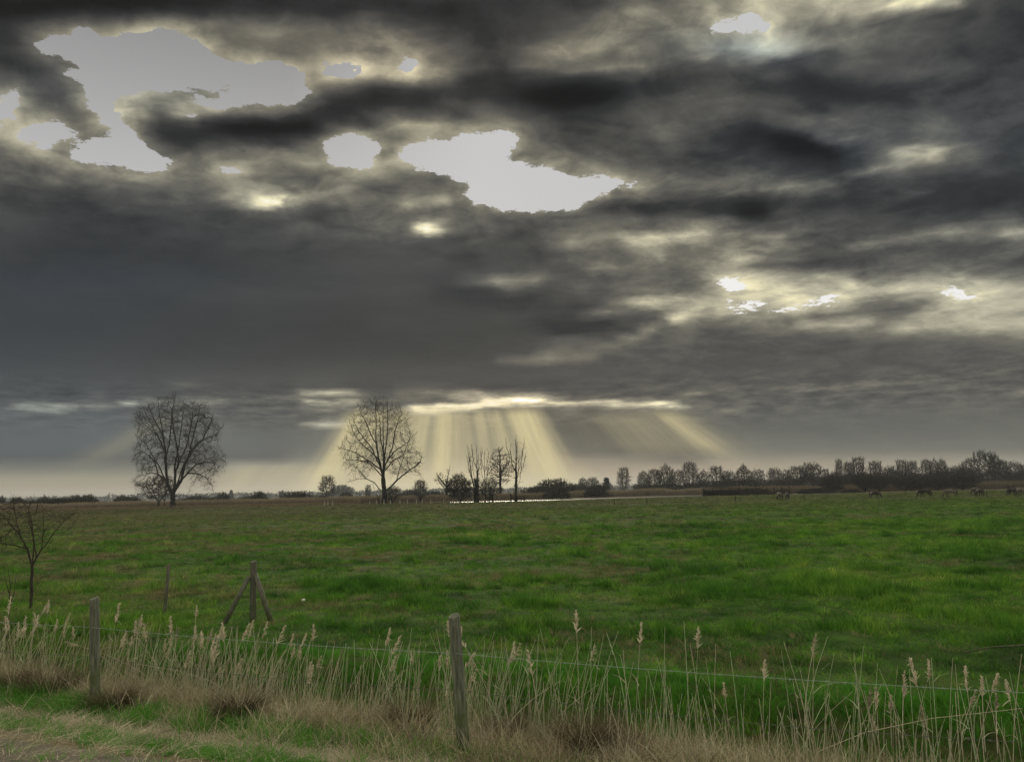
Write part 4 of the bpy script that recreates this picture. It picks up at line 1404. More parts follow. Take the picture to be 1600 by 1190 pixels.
for i, (px, top, w, Yd, lab) in enumerate([
 (1301,741,36,236,'dark flat topped thorn tree standing alone right of the rear view horses'),
 (1351,737,30,232,'dark thorn tree with a forked foot left of the single dark horse'),
 (1374,738,28,230,'dark thorn tree with many thin stems right above the single dark horse'),
 (1413,741,34,232,'dark thorn tree with a straight foot left of the large brown horse'),
 (1438,740,28,233,'dark thorn tree behind the large brown horse'),
 (1464,741,36,234,'dark wide thorn tree behind the pale grazing horse'),
 (1503,738,44,228,'broadest dark thorn tree with splayed stems at the right'),
 (1545,745,40,262,'dark thorn thicket under the tallest oak like tree'),
 (1590,744,44,262,'dark thorn thicket cut by the right edge')]):
    far_tree(THORN, i, px, top, w, Yd, lab, 'dark thorn trees along the right pasture edge', 'thorn_tree', 'thorn tree', 9.6)
mounds = [(1181,762,30,216,'low dark bramble mound at the right end of the boarded fence'),
 (1221,763,16,222,'small dark bramble mound behind the rear view horses'),
 (1256,764,16,224,'small bramble mound right of the rear view horses'),
 (1279,762,30,226,'long low bramble mound left of the lone thorn tree'),
 (1330,763,20,226,'low bramble mound right of the lone thorn tree'),
 (2,776,16,226,'dark scrub cut by the left edge'),(27,777,24,222,'dark scrub bush nearest the left edge gap'),(46,778,26,224,'low dark scrub in the left hedge, second bump'),
 (68,777,26,222,'dark scrub in the left hedge with a peaked top'),(88,778,24,226,'low rounded scrub in the middle of the left hedge'),
 (104,773,26,224,'tallest rounded scrub of the left hedge'),(120,775,20,228,'dark scrub right of the tallest bump of the left hedge'),(138,773,20,226,'dark pointed scrub at the right end of the left hedge'),
 (160,781,12,236,'tiny dark scrub in the gap of the left hedge'),(190,775,22,236,'dark scrub left of the big left tree'),(207,776,22,236,'dark scrub under the left branches of the big left tree'),
 (305,772,30,238,'dark scrub right behind the big left tree'),(348,770,20,240,'dark scrub left of the pale conifer'),(330,777,18,246,'low scrub between two darker bushes right of the big left tree'),
 (384,773,20,236,'dark scrub right of the pale conifer'),(405,769,26,234,'wide dark scrub halfway between the two big trees'),
 (465,768,36,238,'broad dark scrub left of the small forked tree'),(497,772,18,246,'low scrub touching the small forked tree'),
 (541,770,22,262,'low scrub between the small forked tree and the big right tree'),
 (868,749,46,280,'wide grey scrub right of the tall poplar'),(842,756,30,275,'low grey scrub beside the tall poplar'),(870,760,32,236,'dark scrub at the water right of the gate'),
 (838,763,22,256,'dark low scrub behind the gate'),(932,752,18,262,'dark rounded scrub below the twin round trees'),(1012,757,20,300,'dark scrub at the left start of the tree row'),
 (905,756,30,330,'long low scrub below the skyline twins'),(677,765,26,300,'grey scrub left of the broken trunk'),(640,766,26,320,'low grey scrub right of the big right tree')]
for i, (px, top, w, Yd, lab) in enumerate(mounds):
    br = 'bramble' in lab
    t = far_tree(SCRUB, i, px, top, w, Yd, lab, 'bramble mounds by the right pasture edge' if br else 'scrub bushes along the reed beds', 'bramble_mound' if br else 'scrub_bush', 'bush', 9.5)
    t.scale[2] *= 10.0 / 4.7
    t.scale[0] *= 1.5
    t.scale[1] *= 1.2
    t.rotation_euler[2] = rng.uniform(-.5, .5)
# the cedar like tree and the pale conifer
def conifer(seed, tiers=9, w=3.4, flat=False):
    rg = np.random.default_rng(seed)
    T, C = Soup(), Soup()
    T.tube([(0, 0, -.2), (0, 0, 5), (0, 0, 9.6)], [.32, .2, .05], 8)
    for i in range(420):
        z = rg.uniform(1.2, 9.8)
        k = (1 - z / 10.6) * w * (1.0 if not flat else rg.choice([.5, 1.0]) * 1.1) + (.9 if flat else .25)
        a = rg.uniform(0, 6.283)
        ln = k * rg.uniform(.5, 1)
        e = np.array([math.cos(a) * ln, math.sin(a) * ln, z + (.15 if flat else -.25) * ln])
        C.segs([(0, 0, z)], [e], .05, .02, 3)
        b = np.array([0, 0, z]) + (e - np.array([0, 0, z])) * rg.uniform(.3, 1, 14)[:, None]
        d = rg.normal(0, 1, (14, 3)) * np.array([1, 1, .5])
        d /= np.linalg.norm(d, axis=1, keepdims=True)
        C.blades(b, d, .7, .28, np.tile([0, 0, -.2], (14, 1)), None, 1, .3, rg)
    return [T.mesh('conifer_trunk', M['bark'], True), C.mesh('conifer_crown', M['scrub'])]
CON = [conifer(141), conifer(142, 9, 4.4, True)]
far_tree(CON[1:], 0, 948, 746, 20, 420, 'dark flat layered cedar like tree left of the lone vase shaped tree', None, 'cedar_tree', 'tree', 9.0)
far_tree(CON[:1], 0, 361, 765, 13, 900, 'pale blue pointed conifer far off between the two big trees', None, 'conifer', 'tree', 7.2)
# mid group by the water
def slender(seed, lean=0.0, w=1.3, side=6, hgt=10.0, base=.16):
    rg = np.random.default_rng(seed)
    limbs = [[(0, 0, 0), (lean * .5, 0, hgt * .45), (lean, 0, hgt * .95)]]
    for i in range(side):
        z = hgt * rg.uniform(.18, .6)
        a = rg.uniform(0, 6.283)
        x0 = lean * z / hgt
        limbs.append([(x0, 0, z), (x0 + math.cos(a) * w * .7, math.sin(a) * w * .7, z + hgt * .15), (x0 + math.cos(a) * w, math.sin(a) * w, z + hgt * .36)])
    o = [(-w * .3 + lean * .2, hgt * .2), (-w + lean * .6, hgt * .5), (-w * .8 + lean * .8, hgt * .8), (lean, hgt), (w * .8 + lean * .8, hgt * .8), (w + lean * .6, hgt * .5), (w * .4 + lean * .3, hgt * .25)]
    return tree_meshes('slender_tree', limbs, o, 90, .5, 3.5, .8, .035, base, seed, 1, .8, .022, .45, .9)
def put(meshes, px, top, Yd, wpx, base_w, label, group=None, name='bare_tree', cat='tree', rot=0.0):
    p = at_depth(px, Yd)
    p[2] = tz(p)
    horizon = 768 - (px - 800) * .021
    sz = ((horizon - top) / FPX * Yd + CAM_H - p[2]) / 10.0
    sx = 1.3 * wpx / FPX * Yd / base_w
    return plant_tree(name, label, cat, meshes, p, rot, (sx, sx, sz), group)
G_ = 'slender trees in the group by the water'
put(slender(151, -2.2, 1.3), 744, 692, 188, 20, 4.4, 'slender bare poplar leaning left from the ivy clad trunk', G_)
put(slender(152, 0.0, 1.4, 7), 746, 694, 188.6, 20, 3.0, 'straight slender bare poplar rising out of the ivy clad trunk', G_)
put(slender(153, 0.0, .9, 5, base=.11), 758, 701, 188, 11, 2.0, 'thinnest bare poplar with a tiny forked top, right of the ivy clad trunk', G_)
put(slender(154, 0.2, 1.5, 9, base=.20), 806, 682, 188.4, 29, 3.6, 'tall slender bare poplar with a double stem behind the field gate', G_)
p = at_depth(744.5, 187.5)
p[2] = tz(p)
S = Soup()
rg = np.random.default_rng(3)
zz = np.linspace(-.2, 5.2, 14)
S.tube(np.stack([rg.normal(0, .05, 14), rg.normal(0, .05, 14), zz], 1), .50 + rg.normal(0, .06, 14), 10)
n = 900
th, z = rg.uniform(0, 6.283, n), rg.uniform(.0, 5.5, n)
S.blades(np.stack([np.cos(th) * .5, np.sin(th) * .5, z], 1), np.stack([np.cos(th) * .8, np.sin(th) * .8, rg.uniform(-.4, .9, n)], 1), .28, .2, np.zeros((n, 3)), None, 1, .4, rg)
tag(link('ivy_trunk', S.mesh('ivy_trunk', M['scrub']), None, p), 'dark stump like trunk thick with ivy in the group by the water', 'tree trunk')
def round_stem(seed):
    rg = np.random.default_rng(seed)
    limbs = [[(0, 0, 0), (0, 0, 3.6), (0, 0, 8.8)]]
    for i in range(12):
        a = rg.uniform(0, 6.283)
        z = rg.uniform(3.2, 7)
        limbs.append([(0, 0, z), (math.cos(a) * 1.5, math.sin(a) * 1.5, z + 1.2)])
    return tree_meshes('round_stem', limbs, [(-1.1, 3.0), (-2.3, 4.6), (-2.0, 7.4), (-1.3, 9.2), (0, 10), (1.2, 9.3), (2.1, 7.4), (2.3, 4.8), (1.2, 3.0)], 420, .45, 3, .5, .04, .20, seed, 3, .6, .026, .2, .9)
put(round_stem(161), 782, 700, 262, 33, 4.6, 'round crowned bare tree on a clear stem left of the tall poplar')
def broken(seed):
    rg = np.random.default_rng(seed)
    limbs = [[(0, 0, 0), (0, 0, 2.5), (.05, 0, 5.2)]]
    for i in range(4):
        limbs.append([(0, 0, 2.5 + i * .5), (-1.5, rg.normal(0, .6), 4.5 + i * .4), (-2.4, rg.normal(0, .8), 6 + i * .4)])
    limbs.append([(0, 0, 4.5), (.4, .2, 7), (.9, .1, 9.2)])
    limbs.append([(0, 0, 3.5), (1.0, .2, 5), (1.3, .1, 5.6)])
    return tree_meshes('broken_tree', limbs, [(-3.2, 5.4), (-2.8, 7.2), (-1.6, 7.4), (-.6, 7), (.3, 9.2), (.9, 10), (1.2, 8), (.6, 6.4), (1.8, 5), (1.5, 3.4), (-.6, 4.5), (-2.6, 4.2)], 230, .45, 3, .55, .04, .33, seed, 3, .6, .026, .2, .5)
put(broken(171), 698, 725, 255, 23, 5.0, 'broken topped old trunk with straggly regrowth left of the group by the water')
put(THORN[0], 719, 741, 187, 40, 9.6, 'dark round thorn tree left of the ivy clad trunk', None, 'thorn_tree', 'thorn tree', 1.0)
put(BUSH[1], 764, 745, 187.8, 34, 9.8, 'loose willow bush with long branches spreading right of the ivy clad trunk', None, 'willow_bush', 'bush', 2.0)
put(TALL[0], 511.5, 742, 215, 24, 6.4, 'small forked bare tree standing alone left of the big right tree', None, 'bare_tree', 'tree', .6)
put(TALL[1], 657, 750, 230, 20, 6.4, 'small bare tree standing alone between the big right tree and the water group', None, 'bare_tree', 'tree', 2.2)
put(ROUND[1], 248, 744, 194, 42, 10.0, 'small leaning bare tree in the left shade of the big left tree', None, 'bare_tree', 'tree', .3)
put(slender(155, .3, .9, 4, base=.1), 257, 758, 196, 8, 2.0, 'thin sapling between the small leaning tree and the big left trunk', None, 'sapling', 'tree', 0)
put(slender(156, -2.0, .7, 3, base=.12), 594, 752, 190, 14, 3.0, 'thin stem leaning left at the foot of the big right tree', None, 'sapling', 'tree', 0)
put(BUSH[1], 613, 757, 193, 24, 9.8, 'small bare bush right at the foot of the big right tree', None, 'scrub_bush', 'bush', 1.4)
put(ROUND[2], 441, 767, 420, 9, 8.0, 'tiny pale bare tree far off left of the small forked tree', None, 'bare_tree', 'tree', 0)
put(TALL[2], 575, 757, 330, 10, 5.0, 'small hazy bare tree behind the left foot of the big right tree', None, 'bare_tree', 'tree', 0)
for i in range(8):
    p_ = 521 + i * 3.8
    put(ROUND[i % 3] if i % 2 else TALL[i % 3], p_, 762 - 4.5 * math.sin((i + .5) / 8 * math.pi) - .05 * i, 760, 9, 8.0,
        '%s hazy bare tree from the left in the far dome shaped copse' % ('first second third fourth fifth sixth seventh eighth'.split()[i]), 'hazy dome shaped copse', 'bare_tree', 'tree', i)
# bare shrub and whips at the left foreground
Yb = ground_at(48, 955)[1]
kb = FPX / Yb
pb = ground_at(48, 955)
pb[2] = tz(pb)
bs = (48, 957)
limbs = [conv([(48,962),(47,925),(46,893)], bs, kb)]
for pts, dep in [([(46,893),(36,868),(20,845),(2,828),(-12,815)], .15), ([(47,895),(50,860),(48,830),(44,805)], -.2), ([(47,893),(58,868),(72,848),(88,826),(103,815)], .1),
                 ([(36,868),(22,862),(4,858),(-14,850)], -.3), ([(50,880),(40,850),(26,820),(14,800)], .35), ([(58,868),(66,840),(70,815)], -.3),
                 ([(48,940),(54,920),(62,908)], .05), ([(20,845),(8,812),(2,790)], .1), ([(72,848),(90,842),(98,830)], .2)]:
    join_limb(limbs, pts, bs, kb, dep)
outb = [((x - bs[0]) / kb, (bs[1] - y) / kb) for x, y in [(-20,860),(-22,820),(-8,792),(10,790),(20,806),(40,792),(52,800),(60,815),(80,810),(104,806),(106,822),(86,838),(78,856),(60,880),(52,862),(40,872),(20,868)]]
shrub = tree_meshes('shrub', limbs, outb, 230, .085, .6, .10, .0046, .030, 5, 2, .15, .0030, .1, .8, 0, False, M['stem'], M['stem'], .010)
plant_tree('bare_shrub', 'bare twiggy shrub with forked stem in the pasture at the left edge', 'shrub', shrub, pb, 0, (1, 1, 1), None, ('stem', 'twigs'))
p = ground_at(10, 990)
p[2] = tz(p)
S = Soup()
rg = np.random.default_rng(4)
S.tube([(0,0,-.1),(.02,0,.5),(.0,.02,.9),(-.06,0,1.25)], [.012,.010,.007,.003], 6)
S.tube([(.02,0,.5),(.08,.02,.75),(.10,0,1.0)], [.007,.005,.003], 5)
S.tube([(0,0,.75),(-.08,.02,.95),(-.13,0,1.15)], [.006,.004,.002], 5)
tag(link('sapling', S.mesh('sapling', M['stem'], True), None, p), 'thin dark sapling whip in front of the bare shrub at the left edge', 'sapling')

# ------------------------------------------------------------------ far woods and reed beds
rg = np.random.default_rng(77)
S = Soup()
az_ = np.linspace(-.75, .75, 420)
for a in az_:
    Yd = rg.uniform(1150, 1500)
    x0 = math.tan(a) * Yd
    h = 6.0 + 7 * fbm(np.array(a * 14.0), np.array(.5), 3, 5) + rg.normal(0, 1.0)
    n = 75
    w = rg.uniform(5, 9)
    u = rg.normal(0, 1, (n, 3))
    u /= np.linalg.norm(u, axis=1, keepdims=True)
    b = np.array([x0, Yd, h * .5 - .4]) + u * np.array([w, w, h * .5]) * rg.uniform(.6, 1, (n, 1))
    b[:, 2] = np.maximum(b[:, 2], -.3)
    d = rg.normal(0, 1, (n, 3))
    d /= np.linalg.norm(d, axis=1, keepdims=True)
    S.blades(b, d, 2.6, 2.2, np.zeros((n, 3)), None, 1, .6, rg)
tag(link('far_woods', S.mesh('far_woods', M['far_wood'])), 'hazy blue grey belt of distant woods along the horizon', None, None, 'stuff')
# scrubby undergrowth under the right tree row
S = Soup()
n = 46000
px = rg.uniform(985, 1720, n)
Yd = rg.uniform(318, 345, n)
ddx = (px - 800) / FPX
hh = 2.5 + 7.4 * np.clip(fbm(px / 22.0, Yd / 40.0, 4, 6) - .12, 0, 1) ** 1.3 + 2.6 * np.interp(px, [985, 1150, 1400, 1700], [-.5, .1, .5, .7])
z = rg.uniform(0, 1, n) ** .8 * hh
b = np.stack([ddx * Yd, Yd, z], 1)
d = rg.normal(0, .5, (n, 3))
d[:, 2] += .9
d /= np.linalg.norm(d, axis=1, keepdims=True)
S.blades(b, d, rg.uniform(.8, 1.8, n), .14, np.zeros((n, 3)), None, 1, .3, rg)
tag(link('undergrowth', S.mesh('undergrowth', M['scrub'])), 'dark tangled undergrowth below the long row of bare trees', None, None, 'stuff')

def reed_bed(name, label, px0, px1, ya, yb, h, n, seed):
    """strip of standing reeds; ya, yb: front depth at its two ends, 14 m deep"""
    rg = np.random.default_rng(seed)
    S = Soup()
    u = rg.uniform(0, 1, n)
    px = px0 + (px1 - px0) * u
    Yd = ya + (yb - ya) * u + rg.uniform(0, 1, n) ** 1.6 * 16
    x = (px - 800) / FPX * Yd
    z = terrain(x, Yd)
    d = rg.normal(0, .10, (n, 3))
    d[:, 2] = 1
    d /= np.linalg.norm(d, axis=1, keepdims=True)
    hh = h * (.55 + .55 * rg.uniform(0, 1, n)) * (.75 + .5 * fbm(px / 25.0, Yd / 9.0, 3, seed))
    S.blades(np.stack([x, Yd, z], 1), d, hh, .11, np.stack([rg.normal(0, .12, n), np.zeros(n), np.full(n, -.03)], 1), None, 2, .35, rg)
    return tag(link(name, S.mesh(name, M['far_reed'])), label, None, None, 'stuff')
reed_bed('reed_bed', 'brown reed bed behind the pasture edge on the left below the big trees', -140, 560, 206, 209, 1.9, 30000, 1)
reed_bed('reed_bed', 'brown reed bed behind the narrow water below the big right tree', 540, 860, 222, 246, 2.0, 16000, 2)
reed_bed('reed_bed', 'pale tan reed bed on the far bank of the bright water', 850, 1110, 262, 272, 2.3, 16000, 3)
reed_bed('reed_bed', 'grey tan reed bed behind the grazing horses below the right tree row', 1090, 1740, 250, 245, 2.4, 30000, 4)
# dark sedge on the near bank, left of the water
S = Soup()
n = 14000
px = rg.uniform(-120, 700, n)
Yd = 189.0 + rg.uniform(0, 4, n) * np.interp(px, [-120, 540, 580, 700], [1.6, 1.2, .12, .1])
x = (px - 800) / FPX * Yd
d = rg.normal(0, .25, (n, 3))
d[:, 2] = 1
d /= np.linalg.norm(d, axis=1, keepdims=True)
S.blades(np.stack([x, Yd, terrain(x, Yd)], 1), d, rg.uniform(.25, .75, n) * np.interp(px, [-120, 520, 560, 700], [1, 1, .5, .45]), .14, np.zeros((n, 3)), None, 1, .3, rg)
tag(link('bank_sedge', S.mesh('bank_sedge', M['tussock'])), 'dark sedge lining the ditch at the far edge of the pasture', None, None, 'stuff')

# ------------------------------------------------------------------ fences and posts
def post_mesh(name, h, r, mat, seed, slope=.015):
    rg = np.random.default_rng(seed)
    k = 14
    bm = bmesh.new()
    rad = r * (1 + rg.normal(0, .035, k))
    rings = []
    for j, (z, f) in enumerate([(-.45, 1.02), (0, 1.01), (h * .33, 1.0), (h * .66, .985), (h - .012, .965), (h, .90)]):
        ring = []
        for i in range(k):
            a = i / k * 6.283
            zz = z + (slope * math.cos(a - 1.0) if j >= 4 else 0)
            jit = 1 + rg.normal(0, .012)
            ring.append(bm.verts.new((rad[i] * f * jit * math.cos(a), rad[i] * f * jit * math.sin(a), zz)))
        rings.append(ring)
    for a, b in zip(rings[:-1], rings[1:]):
        for i in range(k):
            bm.faces.new((a[i], a[(i + 1) % k], b[(i + 1) % k], b[i]))
    bm.faces.new(rings[-1])
    me = bpy.data.meshes.new(name)
    bm.to_mesh(me)
    bm.free()
    me.materials.append(mat)
    return me

fence = thing('wire_fence', 'barbed wire fence on round wooden posts running across the foreground', 'fence', (POST_A[0], POST_A[1], 0))
F0_ = np.array([POST_A[0], POST_A[1], 0])
span = float(np.linalg.norm((POST_B - POST_A)[:2]))
tops = []
for i, (tt, seed, lx, ly, hgt, rad) in enumerate([(-span * 1.02, 1, 0, .01, 1.15, .055), (0, 2, -.050, .02, 1.16, .054), (span, 3, -.062, .02, 1.17, .054), (span * 2.0, 4, .01, 0, 1.15, .055)]):
    p = np.array([POST_A[0], POST_A[1], 0]) + np.array([FD[0], FD[1], 0]) * tt
    p[2] = tz(p)
    link('post', post_mesh('post', hgt, rad, M['post'], seed), fence, p - F0_, (ly, lx, 0))
    # small wire staples on each post
    for fr in (.84, .52, .14):
        q = np.array([lx * fr, 0, fr]) - np.array([FN[0], FN[1], 0]) * .056
        S = Soup()
        S.tube([q - [.006, 0, .014], q - np.array([FN[0], FN[1], 0]) * .008, q + [.006, 0, .014]], .0028, 5)
        link('staple', S.mesh('staple', M['old_wire']), fence, p - F0_)
    tops.append((p, lx))
for wi, (fr, rad) in enumerate([(.84, .0023), (.52, .0018), (.14, .0018)]):
    S, Bb = Soup(), Soup()
    pts = []
    for a, b in zip(tops[:-1], tops[1:]):
        pa, pb_ = a[0] + [a[1] * fr, 0, fr], b[0] + [b[1] * fr, 0, fr]
        for t in np.linspace(0, 1, 24, endpoint=False):
            pts.append(pa + (pb_ - pa) * t + np.array([0, 0, -.05 * 4 * t * (1 - t) * (.5 + .5 * wi)]))
    pts.append(pb_)
    pts = np.array(pts) - np.array([FN[0], FN[1], 0]) * .058 - F0_
    S.tube(pts, rad, 5)
    w = link('wire', S.mesh('wire', M['wire'] if wi == 0 else M['old_wire'], True), fence)
    if wi < 2:
        seg = np.linalg.norm(np.diff(pts, axis=0), axis=1)
        cum = np.concatenate([[0], np.cumsum(seg)])
        q = np.arange(.1, cum[-1], .13)
        c = np.stack([np.interp(q, cum, pts[:, j]) for j in range(3)], 1)
        for _ in range(2):
            d = rng.normal(0, 1, c.shape)
            d /= np.linalg.norm(d, axis=1, keepdims=True)
            Bb.segs(c - d * .014, c + d * .014, .0014, .0010, 3)
        Bb.segs(c - np.array([FD[0], FD[1], 0]) * .008, c + np.array([FD[0], FD[1], 0]) * .008, .0040, .0040, 5)
        tag(link('barbs', Bb.mesh('barbs', M['wire'] if wi == 0 else M['old_wire']), w), kind='stuff')

# braced strainer post and the lone stake
p = ground_at(395, 968)
p[2] = tz(p)
Dp = p[1]
st = thing('strainer_post', 'braced straining post with two slanting struts standing in the pasture', 'fence post', p)
hs = (968 - 880) / FPX * Dp + .02
link('post', post_mesh('post', hs, .058, M['pole'], 11), st, (0, 0, 0), (0, -.01, 0))
for pa, pb_, dy in [((388, 903), (353, 976), -.25), ((399, 898), (431, 974), -.18)]:
    a = np.array([(pa[0] - 395) / FPX * Dp, -.05, (968 - pa[1]) / FPX * Dp])
    b = np.array([(pb_[0] - 395) / FPX * Dp, dy, -.12])
    S = Soup()
    a2 = a + (a - b) * .02
    S.tube([b + (b - a) * .1, b + (a - b) * .5, a2], [.047, .046, .043], 10)
    link('strut', S.mesh('strut', M['pole'], True), st)
p = ground_at(257, 958)
p[2] = tz(p)
tag(link('stake', post_mesh('stake', (958 - 882) / FPX * p[1], .034, M['pole'], 12), None, p, (0, .05, 0)), 'slim weathered stake standing alone in the pasture left of the braced post', 'stake')
# pale stick lying at the right
p0, p1 = ground_at(1505, 1024), ground_at(1640, 1018)
S = Soup()
c = []
for t in np.linspace(0, 1, 9):
    q = p0 + (p1 - p0) * t
    c.append([q[0], q[1], tz(q) + .07 + .05 * math.sin(t * 3.0)])
S.tube(np.array(c) - c[0], np.linspace(.008, .016, 9), 6)
tag(link('stick', S.mesh('stick', M['pole'], True), None, c[0]), 'thin pale stick lying in the grass at the right edge', 'stick')
# small white stone
p = ground_at(474, 939)
bm = bmesh.new()
bmesh.ops.create_icosphere(bm, subdivisions=2, radius=.045)
for v in bm.verts:
    v.co *= 1 + random.uniform(-.12, .12)
    v.co.z *= .7
me = bpy.data.meshes.new('stone')
bm.to_mesh(me)
bm.free()
me.materials.append(M['stone'])
tag(link('stone', me, None, (p[0], p[1], tz(p) + .06)), 'small white stone in the pasture right of the braced post', 'stone')

# row of short pale stakes along the far edge
me = post_mesh('marker_stake', 1.0, .07, M['stake'], 13, .0)
ords = ['left stake of the pale trio left of the big right tree','middle stake of the pale trio left of the big right tree','right stake of the pale trio left of the big right tree',
 'pale stake left of the thin stem at the big right tree','pale stake just left of the big right trunk','pale stake before the big right trunk'] + \
 ['%s short pale stake right of the big right trunk' % w for w in 'first second third fourth fifth sixth seventh eighth ninth tenth eleventh twelfth last'.split()]
stakes = [507.5,512.5,519.5,577.5,588.5,600,610,625,636.5,650.5,659.5,672.8,693,707.5,718.5,730.5,739,746.5,757]
for lab, px in zip(ords, stakes):
    Yd = 188.5
    q = at_depth(px, Yd)
    q[2] = tz(q)
    tag(link('marker_stake', me, None, q, (rng.normal(0, .03), rng.normal(0, .03), 0), (1, 1, rng.uniform(.75, 1.0))),
        lab, 'stake', 'short pale stakes along the pasture edge')
thin = post_mesh('field_stake', 1.0, .045, M['dark_wood'], 14, .0)
for px, bot, lab in [(1149,784,'thin dark stake in the pasture below the right end of the boarded fence'),(1257,782,'thin dark stake right of the two rear view horses'),
                     (1543,777,'short dark stake right of the horses standing one behind the other'),(960,789,'faint thin stake in the pasture below the water'),(1011,788,'thin dark stake in the pasture left of the boarded fence')]:
    q = ground_at(px, bot)
    q[2] = tz(q)
    tag(link('field_stake', thin, None, q, (0, rng.normal(0, .03), 0), (1, 1, .95)), lab, 'stake', 'thin stakes in the pasture')

# field gate and rails by the poplars
Yg = 187.0
def boxm(S, a, b):
    a, b = np.array(a, float), np.array(b, float)
    v = [(x, y, z) for z in (a[2], b[2]) for y in (a[1], b[1]) for x in (a[0], b[0])]
    S.add(v, [(0, 2, 3, 1), (4, 5, 7, 6), (0, 1, 5, 4), (2, 6, 7, 3), (0, 4, 6, 2), (1, 3, 7, 5)])
def solid(name, mat, boxes):
    S = Soup()
    for a, b in boxes:
        boxm(S, a, b)
    return S.mesh(name, mat)
p = at_depth(798, Yg)
p[2] = tz(p)
gt = thing('field_gate', 'dark wooden field gate with crossing rails below the tall poplar', 'gate', p)
w = 21 / FPX * Yg
link('gate_post', solid('gate_post', M['dark_wood'], [((-.13, -.13, -.2), (.13, .13, 1.75))]), gt)
link('gate_post', solid('gate_post', M['dark_wood'], [((w - .1, -.1, -.2), (w + .1, .1, 1.35))]), gt)
for z in (.35, .75, 1.15):
    link('rail', solid('rail', M['dark_wood'], [((.133, -.04, z - .06), (w - .103, .04, z + .06))]), gt)
S = Soup()
S.tube([(.15, -.062, .3), (w - .12, -.062, 1.2)], .05, 6)
S.tube([(w * .5, -.075, .2), (w * .5, -.075, 1.25)], .05, 6)
link('brace', S.mesh('brace', M['dark_wood']), gt)
p = at_depth(769.5, Yg)
p[2] = tz(p)
rl = thing('rail_fence', 'dark post with a rail running left from it below the thin poplar', 'fence', p)
link('post', solid('post', M['dark_wood'], [((-.15, -.15, -.2), (.15, .15, 1.8))]), rl)
w = 11 / FPX * Yg
link('post', solid('post', M['dark_wood'], [((-w - .1, -.1, -.2), (-w + .1, .1, 1.1))]), rl)
link('rail', solid('rail', M['dark_wood'], [((-w + .103, -.05, .85), (-.153, .05, 1.0))]), rl)

# dark boarded fence at the water's end
pa, pb_ = at_depth(1099, 217), at_depth(1168, 222)
pa[2] = pb_[2] = min(tz(pa), tz(pb_))
v = pb_ - pa
Lf = float(np.linalg.norm(v))
bf = thing('boarded_fence', 'long dark boarded fence with a gap below its top rail, by the water', 'fence', pa, (0, 0, math.atan2(v[1], v[0])))
hf = 2.15
nb = int(Lf / .32)
bmesh_ = solid('board', M['dark_wood'], [((0, -.02, .05), (.28, .02, hf - .42))])
for i in range(nb):
    link('board', bmesh_, bf, (i * .32 + .02, rng.normal(0, .008), rng.normal(0, .02)))
pm = solid('post', M['dark_wood'], [((-.09, .03, -.3), (.09, .2, hf - .03))])
npst = 6
for i in range(npst):
    link('post', pm, bf, (i * Lf / (npst - 1), 0, 0))
link('rail', solid('rail', M['dark_wood'], [((-.1, -.06, hf - .17), (Lf + .1, .025, hf))]), bf)
link('rail', solid('rail', M['dark_wood'], [((-.1, -.05, .9), (Lf + .1, -.023, 1.02))]), bf)
# post and rail fence to its right
p = at_depth(1197, 219)
p[2] = tz(p)
pf = thing('post_fence', 'row of four dark posts with thin rails behind the rear view horses', 'fence', p)
pm = solid('post', M['dark_wood'], [((-.09, -.09, -.2), (.09, .09, 2.0))])
xs = [(x - 1197) / FPX * 219 for x in (1197, 1209, 1221, 1232.5)]
for x in xs:
    link('post', pm, pf, (x, 0, 0), (0, 0, 0), (1, 1, 1.0 if x < 6 else 1.1))
for z in (.9, 1.45):
    link('rail', solid('rail', M['dark_wood'], [((0, -.125, z - .03), (xs[-1], -.095, z + .03))]), pf)

# ------------------------------------------------------------------ horses
def skin_mesh(name, verts, edges, radii, root, mat, sub=1):
    me = bpy.data.meshes.new(name)
    me.from_pydata(verts, edges, [])
    o = bpy.data.objects.new(name, me)
    COL.objects.link(o)
    sk = o.modifiers.new('skin', 'SKIN')
    sk.use_smooth_shade = True
    for i, r in enumerate(radii):
        d = me.skin_vertices[0].data[i]
        d.radius = r if isinstance(r, tuple) else (r, r)
        d.use_root = (i == root)
    if sub:
        o.modifiers.new('sub', 'SUBSURF').levels = sub
    dg = bpy.context.evaluated_depsgraph_get()
    res = bpy.data.meshes.new_from_object(o.evaluated_get(dg))
    bpy.data.objects.remove(o)
    bpy.data.meshes.remove(me)
    res.materials.clear()
    res.materials.append(mat)
    res.name = name
    return res

